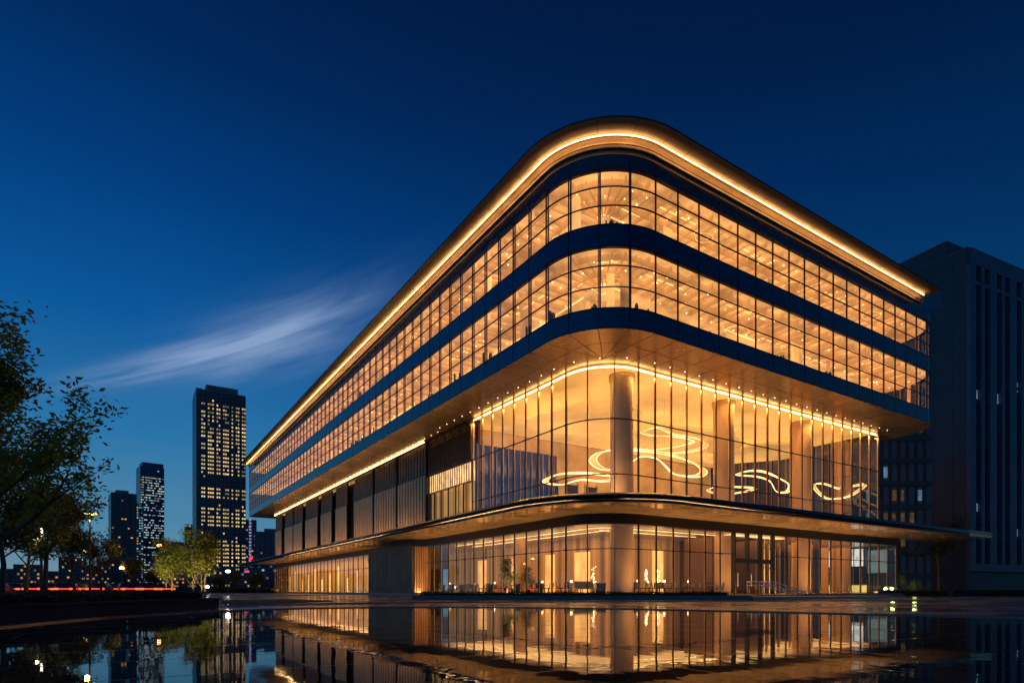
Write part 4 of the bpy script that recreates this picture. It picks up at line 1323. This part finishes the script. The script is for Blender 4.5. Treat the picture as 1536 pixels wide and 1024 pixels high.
# ------------------------------------------------------------------ road, cars, lamps
mb = MB(); mb.quad((-200, 62, -0.004), (-22, 62, -0.004), (-22, 84, -0.004), (-200, 84, -0.004))
tag(mb.build('road', mat('road_asphalt', (0.03, 0.03, 0.032), 0.5, vary=0.2, vscale=0.5)), kind='structure')
RED = mat('tail_light', (0.5, 0.02, 0.01), 0.3, 0, (1.0, 0.035, 0.012), 9.0)
HEAD = mat('head_light', (0.9, 0.9, 0.9), 0.3, 0, (1.0, 0.86, 0.7), 9.0)
def make_car(paint):
    r = empty('parked_car')
    mb = MB()
    prof = [(-2.15, 0.35), (-2.2, 0.75), (-2.0, 0.98), (-1.35, 1.05), (-0.75, 1.42), (0.55, 1.44), (1.15, 1.02), (2.0, 0.86), (2.2, 0.6), (2.15, 0.3)]
    W2 = 0.88
    n = len(prof)
    inner = [W2 if z < 1.06 else W2 * 0.8 for x, z in prof]
    vs = [(x, -w, z) for (x, z), w in zip(prof, inner)] + [(x, w, z) for (x, z), w in zip(prof, inner)]
    fs = [tuple(range(n)), tuple(range(2 * n - 1, n - 1, -1))] + [(i, n + i, n + (i + 1) % n, (i + 1) % n) for i in range(n)]
    mb.add(vs, fs); mb.build('body', paint, r)
    for y in (-0.89, 0.89):
        mb = MB(); s = 1 if y > 0 else -1
        mb.hexa([(-1.2, y * 0.985, 1.04), (1.0, y * 0.985, 1.04), (0.5, y * 0.83, 1.38), (-0.7, y * 0.83, 1.38)],
                [(-1.2, y * 0.985 + 0.015 * s, 1.04), (1.0, y * 0.985 + 0.015 * s, 1.04), (0.5, y * 0.83 + 0.015 * s, 1.38), (-0.7, y * 0.83 + 0.015 * s, 1.38)])
        mb.build('side_window', M['beam'], r)
    for x in (-1.35, 1.35):
        for y in (-0.82, 0.82):
            mb = MB(); mb.tube([(x, y - 0.1, 0.33), (x, y + 0.1, 0.33)], 0.33, 16)
            w = mb.build('wheel', M['black_fab'], r)
    for y in (-0.66, 0.66):
        mb = MB(); mb.box(-2.24, -2.17, y - 0.2, y + 0.2, 0.66, 0.82); mb.build('tail_light', RED, r)
        mb = MB(); mb.box(2.1, 2.2, y - 0.16, y + 0.16, 0.6, 0.74); mb.build('head_light', HEAD, r)
    mb = MB(); mb.box(-2.235, -2.19, -0.45, 0.45, 0.73, 0.77); mb.build('light_bar', RED, r)
    return r
car = make_car(mat('car_paint', (0.05, 0.05, 0.06), 0.25, 0.4))
pxs = [(-5, 66), (22, 72), (48, 67), (78, 73), (100, 66), (128, 72), (150, 67), (172, 74), (192, 68), (208, 73), (224, 69), (246, 74)]
for i, (px, D) in enumerate(pxs):
    o = car if i == 0 else copy_tree(car)
    p = pix(px, 889, D)
    o.location = (p.x, p.y, 0); o.rotation_euler = (0, 0, math.radians(112 + (i % 3) * 8))
    o.name = 'parked_car'
    tag(o, f'dark car with glowing red tail lights, {ORD[i]} from the left in the queue', 'car', 'cars queuing on the road')

def street_lamp(px, py, D, col, strength, label, energy, head=0.35, arm=True):
    p = pix(px, py, D)
    r = empty('street_lamp', (p.x, p.y, 0)); tag(r, label, 'street lamp', 'street lamps')
    mb = MB(); mb.tube([(0, 0, 0), (0, 0, p.z)], [0.09, 0.05], 8); mb.build('pole', M['dark_metal'], r)
    m = mat('lamp_glow', (1, .9, .7), .5, 0, col, strength)
    if arm:
        for sx in (-1, 1):
            mb = MB(); mb.tube([(0, 0, p.z - 0.1), (sx * head * 1.3, 0, p.z + 0.08)], 0.035, 6); mb.build('arm', M['dark_metal'], r)
            mb = MB(); mb.hexa([(sx * head * 0.5 - .14, -.12, p.z), (sx * head * 1.9, -.12, p.z + 0.05), (sx * head * 1.9, .12, p.z + 0.05), (sx * head * 0.5 - .14, .12, p.z)],
                               [(sx * head * 0.5 - .14, -.08, p.z + 0.1), (sx * head * 1.9, -.08, p.z + 0.13), (sx * head * 1.9, .08, p.z + 0.13), (sx * head * 0.5 - .14, .08, p.z + 0.1)])
            mb.build('lamp_head', m, r)
    else:
        mb = MB(); mb.lathe([(head * 0.5, p.z - 0.1), (head * 0.7, p.z + 0.1), (head * 0.3, p.z + 0.25)], 0, 0, 12); mb.build('lamp_head', m, r)
    if energy:
        l = bpy.data.lights.new('street_light', 'POINT'); l.energy = energy; l.color = col; l.shadow_soft_size = 0.12
        lo = bpy.data.objects.new('street_light', l); COL.objects.link(lo); lo.location = (p.x, p.y - 0.3, p.z - 0.35)
    return r
street_lamp(135, 772, 42, (1.0, 0.72, 0.12), 9, 'tall twin-headed street lamp with bright yellow light', 130, 0.22)
street_lamp(62, 797, 38, (1.0, 0.88, 0.62), 8, 'white-lit street lamp among the dark trees at far left', 50, 0.1, False)
street_lamp(122, 815, 70, (1.0, 0.76, 0.2), 22, 'higher one of two small yellow lamps beside the tall lamp', 0, 0.4, False)
street_lamp(128, 827, 72, (1.0, 0.70, 0.15), 22, 'lower one of two small yellow lamps beside the tall lamp', 0, 0.4, False)
street_lamp(183, 852, 90, (1.0, 0.45, 0.12), 30, 'orange street lamp in front of the narrow dark tower', 0, 0.5, False)
street_lamp(239, 818, 100, (1.0, 0.30, 0.12), 30, 'reddish orange street lamp left above the uplit trees', 0, 0.5, False)
street_lamp(342, 857, 95, (1.0, 0.75, 0.7), 26, 'pinkish white lamp right of the uplit trees near the canopy tip', 0, 0.5, False)
street_lamp(311, 880, 80, (0.7, 0.8, 1.0), 20, 'low bluish lamp at the right end of the hedge', 0, 0.3, False)

# ------------------------------------------------------------------ towers
DARKT = mat('tower_dark_cladding', (0.09, 0.14, 0.21), 0.4, 0.0, vary=0.3, vscale=0.08)
BLUET = mat('tower_blue_glass', (0.07, 0.19, 0.32), 0.2, 0.0, vary=0.3, vscale=0.1)
DARKG = mat('tower_dark_glass', (0.03, 0.055, 0.095), 0.15, 0.0, vary=0.3, vscale=0.06)
LITW = mat('warm_lit_windows', (0.5, 0.4, 0.2), 0.5, 0, (1.0, 0.66, 0.28), 0.72, evary=0.8, vscale=0.12)
LITC = mat('cool_lit_windows', (0.4, 0.5, 0.5), 0.5, 0, (0.62, 0.88, 0.95), 0.50, evary=0.85, vscale=0.12)
LITO = mat('orange_lit_windows', (0.5, 0.4, 0.2), 0.5, 0, (1.0, 0.5, 0.18), 0.5, evary=0.8, vscale=0.12)
PINK = mat('pink_sign_light', (0.5, 0.1, 0.3), 0.5, 0, (1.0, 0.05, 0.12), 1.2)
VIOL = mat('violet_led', (0.3, 0.3, 0.5), 0.5, 0, (0.5, 0.5, 0.9), 0.5, evary=0.6, vscale=0.2)

DIM = {}
def dimmer(m, f):
    k = (m.name, f)
    if k not in DIM:
        c = m.copy(); DIM[k] = c
        for n in c.node_tree.nodes:
            if n.type == 'MAP_RANGE':
                n.inputs["To Max"].default_value *= f; n.inputs["To Min"].default_value *= f
    return DIM[k]
def tower(name, px0, px1, ytop, D, label, ncol, nrow, litm, prob, depth=None, rz=0.0, seed=1, top=None, cat='tower', rowprob=None, wfrac=0.62, hfrac=0.42, ledges=True, gaps=(), group=None, side=True):
    rnd = random.Random(seed)
    xc = ((px0 + px1) / 2 - 768) / F * D
    w = (px1 - px0) / F * D
    h = CAM_H + (HOR - ytop) / F * D
    depth = depth or w
    # turn the front to face the viewer, then by rz
    ang = math.atan2(xc, D)
    r = empty(name, (xc, D, 0), -ang + rz); tag(r, label, cat, group)
    hw = w / 2
    mb = MB(); mb.box(-hw, hw, 0, depth, -1, h); mb.build('body', BLUET if 'slim tower' in label else DARKT, r)
    fh = h / nrow; cw = w / ncol
    if ledges:
        mb = MB()
        for j in range(1, nrow):
            mb.box(-hw - 0.15, hw + 0.15, -0.18, -0.005, j * fh - 0.12, j * fh + 0.12)
        for i in range(0, ncol + 1):
            x = -hw + i * cw
            if i % 2 == 0: mb.box(x - cw * 0.09, x + cw * 0.09, -0.3, -0.19, 0, h - fh * 0.3)
        mb.build('facade_grid', DARKG, r)
    lit, dark = [], []
    for j in range(1, nrow):
        rp = rowprob(j / nrow, rnd) if rowprob else 1
        for i in range(ncol):
            z0 = j * fh + fh * (1 - hfrac) / 2; x0 = -hw + i * cw + cw * (1 - wfrac) / 2
            (lit if i not in gaps and rnd.random() < prob * rp else dark).append((x0, x0 + cw * wfrac, z0, z0 + fh * hfrac))
    lit.sort(key=lambda q: -q[3])
    mb = MB()
    for k, q in enumerate(lit):
        if k < 90:
            one = MB(); one.box(q[0], q[1], -0.17, -0.002, q[2], q[3]); one.build('window', rnd.choice((litm, litm, dimmer(litm, 0.55), dimmer(litm, 0.3), LITO)), r)
        else:
            mb.box(q[0], q[1], -0.17, -0.002, q[2], q[3])
    if mb.v: tag(mb.build('windows', litm, r), kind='stuff')
    mb = MB()
    for q in dark: mb.box(q[0], q[1], -0.15, -0.003, q[2], q[3])
    if mb.v: tag(mb.build('dark_windows', BLUET if 'slim tower' in label else DARKG, r), kind='stuff')
    if side:
        mb = MB()
        for j in range(1, nrow):
            for i in range(5):
                y0 = depth * (i + 0.2) / 5
                mb.box(hw - 0.002, hw + 0.1, y0, y0 + depth * 0.12, j * fh + fh * .3, j * fh + fh * .7)
                mb.box(-hw - 0.1, -hw + 0.002, y0, y0 + depth * 0.12, j * fh + fh * .3, j * fh + fh * .7)
        tag(mb.build('side_windows', DARKG, r), kind='stuff')
    if top:
        for (a, b_, dz) in top:
            mb = MB(); mb.box(-hw + w * a, -hw + w * b_, depth * 0.1, depth * 0.8, h, h + dz)
            mb.build('roof_plant', DARKT, r)
    return r
def bands(f, rnd):
    for lo, hi in ((0.40, 0.455), (0.505, 0.565), (0.255, 0.31), (0.345, 0.36)):
        if lo < f < hi: return 0.08
    if f > 0.93 or f < 0.1: return 0.05
    return 1.0 if rnd.random() < 0.93 else 0.35
tower('apartment_tower', 299, 366, 588, 380, 'tallest dark tower with a dense grid of warm lit windows', 23, 50, LITW, 0.86, 28, 0.12, 3, [(0.2, 0.85, 4.2), (0.0, 0.12, 1.2)], rowprob=bands, gaps=(0, 1, 4, 8, 11, 15, 17, 20), wfrac=0.66, hfrac=0.4)
tower('apartment_tower', 290, 298, 760, 420, 'narrow dark slab pressed against the left of the tallest tower', 2, 22, LITW, 0.15, 20, 0, 4)
tower('office_tower', 213, 244, 700, 420, 'slim tower with cool white lit windows and slanted top', 14, 50, LITC, 0.62, 14, 0.2, 5, [(0.1, 1.0, 3.0)], rowprob=lambda f, r_: 0.05 if f > 0.9 else (0.15 if r_.random() < 0.3 else 1.0), wfrac=0.85, hfrac=0.38)
tower('office_tower', 202, 214, 755, 400, 'low cool-lit block between the unlit narrow tower and the slim tower', 4, 34, LITC, 0.5, 14, 0, 6)
tower('office_tower', 170, 202, 739, 330, 'narrow almost unlit dark tower left of the slim white-lit tower', 8, 32, LITO, 0.05, 16, 0.1, 7, [(0.2, 0.7, 1.6)])
tower('office_tower', 278, 292, 786, 460, 'small dark tower with bluish windows left of the tallest tower', 5, 20, LITC, 0.3, 14, 0, 8)
tower('office_tower', 369, 384, 779, 420, 'narrow tower with a violet light strip right of the tallest tower', 4, 24, VIOL, 0.2, 14, 0, 9)
rT = tower('city_block', 384, 420, 797, 360, 'flat dark block behind the canopy tip, right of the violet-lit tower', 10, 18, LITO, 0.03, 16, 0, 10, [(0.35, 0.8, 2.0)], cat='block')
p = pix(378, 812, 418)
mb = MB()
for k in range(16): mb.box(-0.7, 0.7, 0, 0.3, k * 2.2 - 2, k * 2.2 - 0.9)
o = mb.build('light_strip_sign', VIOL); o.location = (p.x, p.y - 3, 22); tag(o, 'vertical violet light strip on the narrow tower right of the tallest', 'light sign')
for (px, py, w, hh, lb) in ((377, 836, 1.2, 1.8, 'higher small pink sign beyond the canopy tip'), (372, 857, 3.0, 1.6, 'lower and wider red sign beyond the canopy tip')):
    p = pix(px, py, 330)
    mb = MB(); mb.box(-w / 2, w / 2, 0, 0.4, -hh / 2, hh / 2); mb.box(-w / 2 - 0.6, -w / 2 - 0.1, 0, 0.3, -hh / 2, hh * 0.2)
    o = mb.build('neon_sign', PINK); o.location = p; tag(o, lb, 'sign')
blocks = [(-40, 30, 852, 260), (25, 60, 846, 240), (58, 100, 856, 250), (92, 126, 836, 300), (120, 152, 848, 260), (148, 176, 838, 330), (228, 262, 838, 260), (243, 274, 812, 360), (262, 296, 844, 280), (318, 352, 850, 250), (346, 382, 858, 240), (376, 425, 846, 260)]
for i, (a, b_, y, D) in enumerate(blocks):
    tower('city_block', a, b_, y, D, f'low dark city block on the skyline, {ORD[i]} from the left', 9, max(4, int((HOR - y) / 5)), random.choice((LITC, LITO, LITW)), 0.22, 14, 0, 40 + i, cat='block', group='low city blocks on the skyline', ledges=False, side=False)

# ------------------------------------------------------------------ dark neighbour building on the right
NB = mat('neighbour_stone', (0.032, 0.052, 0.075), 0.45, 0.0, vary=0.18, vscale=0.25, bump=0.05, bscale=4)
NBF = mat('neighbour_fin', (0.055, 0.10, 0.165), 0.4, 0.0, vary=0.15, vscale=0.2)
DARKG2 = mat('neighbour_slot_glass', (0.006, 0.010, 0.018), 0.2)
NW = mat('neighbour_window_blue', (0.2, 0.3, 0.4), 0.5, 0, (0.3, 0.55, 0.8), 0.22, evary=0.6, vscale=0.6)
nrz = math.atan2(0.43, 0.903)
c = pix(1450, 884, 95)
H = 54.7
r = empty('office_slab', (c.x, c.y, 0), nrz); tag(r, 'tall dark stone building with vertical fins at the right edge', 'building')
mb = MB()
mb.hexa([(0, 0, -0.5), (60, 0, -0.5), (60, 60, -0.5), (0, 60, -0.5)], [(0, 0, H), (60, 0, H), (60, 60, H), (0, 60, H)])
mb.box(0.01, 60, 2.9, 59, H + 0.3, H + 2.7)
mb.build('wall', NB, r)
mb = MB()
for k in range(14):
    z = 4 + k * 3.6
    mb.box(-0.012, 0.0, 0.2, 60, z, z + 0.05)
for k in range(20):
    mb.box(-0.012, 0.0, 2.0 + k * 2.9, 2.05 + k * 2.9, 0, H)
mb.build('stone_joint', M['joint'], r)
mb = MB(); mb.box(-0.06, 60, -0.06, 60, H, H + 0.25); mb.build('parapet', NBF, r)
mb = MB()
mb.box(-0.03, 0.0, 3.4, 20, 46.8, 49.6)
for k in range(5): mb.box(-0.05, -0.03, 4.6 + k * 3.2, 4.75 + k * 3.2, 46.8, 49.6)
mb.build('upper_window', NW, r).data.materials[0] = mat('upper_window_dim', (0.05, 0.08, 0.12), 0.1, 0.2)
slots = []
x = 1.6
while x < 34:
    slots += [x, x + 2.45]
    x += 5.95
for x in slots:
    mb = MB(); mb.box(x, x + 1.45, -0.02, -0.001, 5.0, H - 5.6); mb.build('window_slot', DARKG2, r)
    mb = MB(); mb.box(x, x + 1.45, -0.02, -0.001, H - 5.0, H - 2.6); mb.build('window_slot', DARKG2, r)
    mb = MB()
    for j in range(13): mb.box(x, x + 1.45, -0.08, -0.021, 5.4 + j * 3.6, 6.0 + j * 3.6)
    mb.box(x + 0.70, x + 0.76, -0.12, -0.021, 5.0, H - 5.6)
    mb.build('slot_mullion', NB, r)
edges = [0.0]
for x in slots: edges += [x, x + 1.45]
for k in range(0, len(edges) - 1, 2):
    mb = MB(); a_, b_ = edges[k], edges[k + 1]
    mb.box(a_, b_, -0.55, -0.02, 4.8, H - 0.2)
    mb.build('pier', NBF, r)
mb = MB(); mb.box(0, 40, -0.5, -0.02, H - 5.6, H - 5.0); mb.box(0, 40, -0.57, -0.02, H - 2.6, H - 0.1)
mb.build('lintel', NBF, r)
rnd = random.Random(3)
for k, z in ((0, 31.0), (1, 31.0), (2, 31.2), (3, 34.2), (4, 34.0), (1, 20.2), (5, 20.2), (0, 12.9), (4, 9.3)):
    mb = MB(); mb.box(slots[k] + 0.08, slots[k] + (0.68 if k % 2 else 1.37), -0.05, -0.022, z, z + 1.6); mb.build('lit_window', NW, r)
mb = MB(); mb.box(-0.3, 60, -0.6, 0, 3.6, 4.8); mb.build('base_cornice', NBF, r)

# lower block between the two buildings
c = pix(1232, 884, 84)
r = empty('rear_block', (c.x, c.y, 0), 0.0); tag(r, 'low dark office block with few lit windows between the two big buildings', 'building')
mb = MB(); mb.box(0, 15.3, 0, 8, -0.5, 25.2); mb.build('wall', DARKT, r)
mb = MB()
for k in range(13): mb.box(k * 1.2 - 0.1, k * 1.2 + 0.15, -0.25, -0.0, 0, 25.2)
for z in range(7): mb.box(0, 15.3, -0.28, -0.252, 2.3 + z * 3.2, 3.0 + z * 3.2)
mb.build('facade_grid', NB, r)
for j in range(7):
    for i in range(12):
        z = 3.2 + j * 3.2
        if rnd.random() < (0.7 if j in (2, 3) else 0.12) or j == 6 and i > 7:
            mb = MB(); mb.box(0.25 + i * 1.2, 0.62 + i * 1.2 + 0.3 * rnd.random(), -0.12, -0.001, z + 0.3, z + 1.8); mb.build('window', NW if j == 6 or rnd.random() < 0.3 else mat('dim_warm_window', (0.3, 0.2, 0.1), 0.5, 0, (1.0, 0.62, 0.25), 0.045, evary=0.9, vscale=1.5), r)

# ------------------------------------------------------------------ lights of the building and added unseen fills
def area(name, s, t, z, sx, sy, power, col=WARM, up=False, spread=180, rot=None):
    l = bpy.data.lights.new(name, 'AREA'); l.shape = 'RECTANGLE'; l.size = sx; l.size_y = sy; l.energy = power; l.color = col
    l.spread = math.radians(spread)
    o = bpy.data.objects.new(name, l); COL.objects.link(o)
    o.location = W(s, t, z)
    o.rotation_euler = (PI if up else 0, 0, TH)
    return o
area('atrium_strip_light', 49, 32.35, 16.6, 34, 0.3, 2200, WARM)
area('atrium_strip_light', 28.4, 43, 16.6, 0.3, 14, 900, WARM)
area('lobby_light', 32.3, 48, 5.25, 6.5, 22, 620)
area('lobby_light', 50, 36.4, 5.25, 36, 6, 1000)
area('lobby_light', 54, 43, 5.25, 8, 2.4, 300)
area('lobby_light', 29.4, 107, 5.25, 1.6, 62, 1000)
area('added_soffit_fill', 50, 30.6, 6.95, 34, 0.5, 1050, (1.0, 0.6, 0.26), True)  # unseen fill lights added to brighten soffit and fin wall, no fixtures
area('added_soffit_fill', 26.6, 44, 6.95, 0.5, 18, 560, (1.0, 0.6, 0.26), True)
area('added_soffit_fill', 27.0, 98, 6.95, 0.4, 76, 3000, (1.0, 0.58, 0.28), True)
for (s_, t_, w_, l_, pw) in ((48, 31.0, 36, 0.35, 2300), (27.0, 48, 0.35, 26, 1500), (27.0, 106, 0.35, 60, 1700)):
    area('added_canopy_fill', s_, t_, 0.34, w_, l_, pw, (1.0, 0.58, 0.24), True)  # unseen fill added at the glass base to light the canopy underside
area('added_corner_fill', 29.2, 33.2, 6.95, 3, 3, 260, (1.0, 0.6, 0.26), True)  # added fill without a fixture, facing up at the soffit corner

# ------------------------------------------------------------------ world: dusk sky with a wisp of cloud
w = bpy.data.worlds.new("World"); scene.world = w; w.use_nodes = True
N, K = w.node_tree.nodes, w.node_tree.links
bg = N["Background"]
geo = N.new("ShaderNodeTexCoord")
nrm = N.new("ShaderNodeVectorMath"); nrm.operation = 'NORMALIZE'; K.new(geo.outputs["Generated"], nrm.inputs[0])
sep = N.new("ShaderNodeSeparateXYZ"); K.new(nrm.outputs[0], sep.inputs[0])
ramp = N.new("ShaderNodeValToRGB"); cr = ramp.color_ramp
stops = [(0.0, (118, 142, 156)), (0.09, (80, 134, 166)), (0.22, (42, 116, 168)), (0.36, (12, 88, 154)), (0.50, (3, 62, 126)), (0.62, (2, 42, 94)), (0.72, (2, 30, 74)), (1.0, (1, 18, 50))]
cr.elements[0].position = 0.0; cr.elements[0].color = (*lin(stops[0][1]), 1)
cr.elements[1].position = 1.0; cr.elements[1].color = (*lin(stops[-1][1]), 1)
for pth, c in stops[1:-1]:
    e = cr.elements.new(pth); e.color = (*lin(c), 1)
K.new(sep.outputs["Z"], ramp.inputs[0])
# the afterglow is on the left: the sky to the right is darker
mr = N.new("ShaderNodeMapRange"); mr.inputs["From Min"].default_value = -0.45; mr.inputs["From Max"].default_value = 0.62
mr.inputs["To Min"].default_value = 1.0; mr.inputs["To Max"].default_value = 0.42
K.new(sep.outputs["X"], mr.inputs["Value"])
sc_ = N.new("ShaderNodeVectorMath"); sc_.operation = 'SCALE'; K.new(ramp.outputs[0], sc_.inputs[0]); K.new(mr.outputs[0], sc_.inputs["Scale"])
# cloud: plane coordinates a = x/y, b = z/y (directions, fixed in the world)
def math_node(op, a=None, b_=None, va=None, vb=None, clamp=False):
    n = N.new("ShaderNodeMath"); n.operation = op; n.use_clamp = clamp
    if a is not None: K.new(a, n.inputs[0])
    elif va is not None: n.inputs[0].default_value = va
    if b_ is not None: K.new(b_, n.inputs[1])
    elif vb is not None: n.inputs[1].default_value = vb
    return n.outputs[0]
ymax = math_node('MAXIMUM', sep.outputs["Y"], vb=0.05)
ca = math_node('DIVIDE', sep.outputs["X"], ymax)
cb = math_node('DIVIDE', sep.outputs["Z"], ymax)
def cloud(px0, py0, px1, py1, width, strength, nscale, seed, soft=1.0, bow=0.4):
    ax, ay = (px0 - 768) / F, (HOR - py0) / F
    bx, by = (px1 - 768) / F, (HOR - py1) / F
    cx, cy = (ax + bx) / 2, (ay + by) / 2
    L = math.hypot(bx - ax, by - ay) / 2
    ux, uy = (bx - ax) / (2 * L), (by - ay) / (2 * L)
    dx = math_node('SUBTRACT', ca, vb=cx); dy = math_node('SUBTRACT', cb, vb=cy)
    uu = math_node('ADD', math_node('MULTIPLY', dx, vb=ux / L), math_node('MULTIPLY', dy, vb=uy / L))
    vv = math_node('ADD', math_node('MULTIPLY', dx, vb=-uy / width), math_node('MULTIPLY', dy, vb=ux / width))
    # bow: the streak curves upward to its right end
    vv = math_node('SUBTRACT', vv, math_node('MULTIPLY', math_node('MULTIPLY', uu, uu), vb=bow))
    comb = N.new("ShaderNodeCombineXYZ"); K.new(uu, comb.inputs[0]); K.new(math_node('MULTIPLY', vv, vb=1.0), comb.inputs[1]); comb.inputs[2].default_value = seed
    mp = N.new("ShaderNodeMapping"); mp.inputs["Scale"].default_value = (nscale, 1.6, 1); K.new(comb.outputs[0], mp.inputs[0])
    nz = N.new("ShaderNodeTexNoise"); nz.inputs["Scale"].default_value = 1.0; nz.inputs["Detail"].default_value = 7; nz.inputs["Distortion"].default_value = 0.35; K.new(mp.outputs[0], nz.inputs["Vector"])
    r2 = math_node('ADD', math_node('MULTIPLY', uu, uu), math_node('MULTIPLY', vv, vv))
    g = math_node('POWER', va=2.718, b_=math_node('MULTIPLY', r2, vb=-1.6 * soft))
    n2 = N.new("ShaderNodeMapRange"); n2.inputs["From Min"].default_value = 0.30; n2.inputs["From Max"].default_value = 0.68; K.new(nz.outputs["Fac"], n2.inputs["Value"])
    return math_node('MULTIPLY', math_node('MULTIPLY', g, n2.outputs[0]), vb=strength)
c1 = cloud(110, 584, 500, 484, 0.028, 1.3, 0.7, 3.0, bow=0.4)
c2 = cloud(260, 556, 580, 452, 0.062, 1.0, 0.8, 7.0, bow=0.2)
c3 = cloud(120, 760, 420, 750, 0.05, -0.22, 1.5, 11.0)
ctot = math_node('ADD', c1, c2, clamp=True)
front = math_node('GREATER_THAN', sep.outputs["Y"], vb=0.05)
cf = math_node('MULTIPLY', ctot, front)
mixc = N.new("ShaderNodeMix"); mixc.data_type = 'RGBA'
K.new(cf, mixc.inputs["Factor"]); K.new(sc_.outputs[0], mixc.inputs["A"]); mixc.inputs["B"].default_value = (*lin((132, 158, 198)), 1)
K.new(mixc.outputs["Result"], bg.inputs["Color"])
bg.inputs["Strength"].default_value = 1.0

# ------------------------------------------------------------------ camera and render settings
cam = bpy.data.cameras.new('camera'); co = bpy.data.objects.new('camera', cam); COL.objects.link(co)
co.location = (0, 0, CAM_H); co.rotation_euler = (PI / 2, 0, 0)
cam.sensor_width = 36; cam.lens = F / 1536 * 36; cam.shift_y = (HOR - 512) / 1536; cam.clip_end = 6000; cam.clip_start = 0.05
scene.camera = co
scene.view_settings.view_transform = 'Standard'; scene.view_settings.look = 'None'; scene.view_settings.exposure = 0
scene.cycles.use_denoising = True
scene.cycles.max_bounces = 8; scene.cycles.transparent_max_bounces = 16
scene.cycles.glossy_bounces = 4; scene.cycles.diffuse_bounces = 2
scene.cycles.sample_clamp_indirect = 4.0
scene.cycles.caustics_reflective = False; scene.cycles.caustics_refractive = False
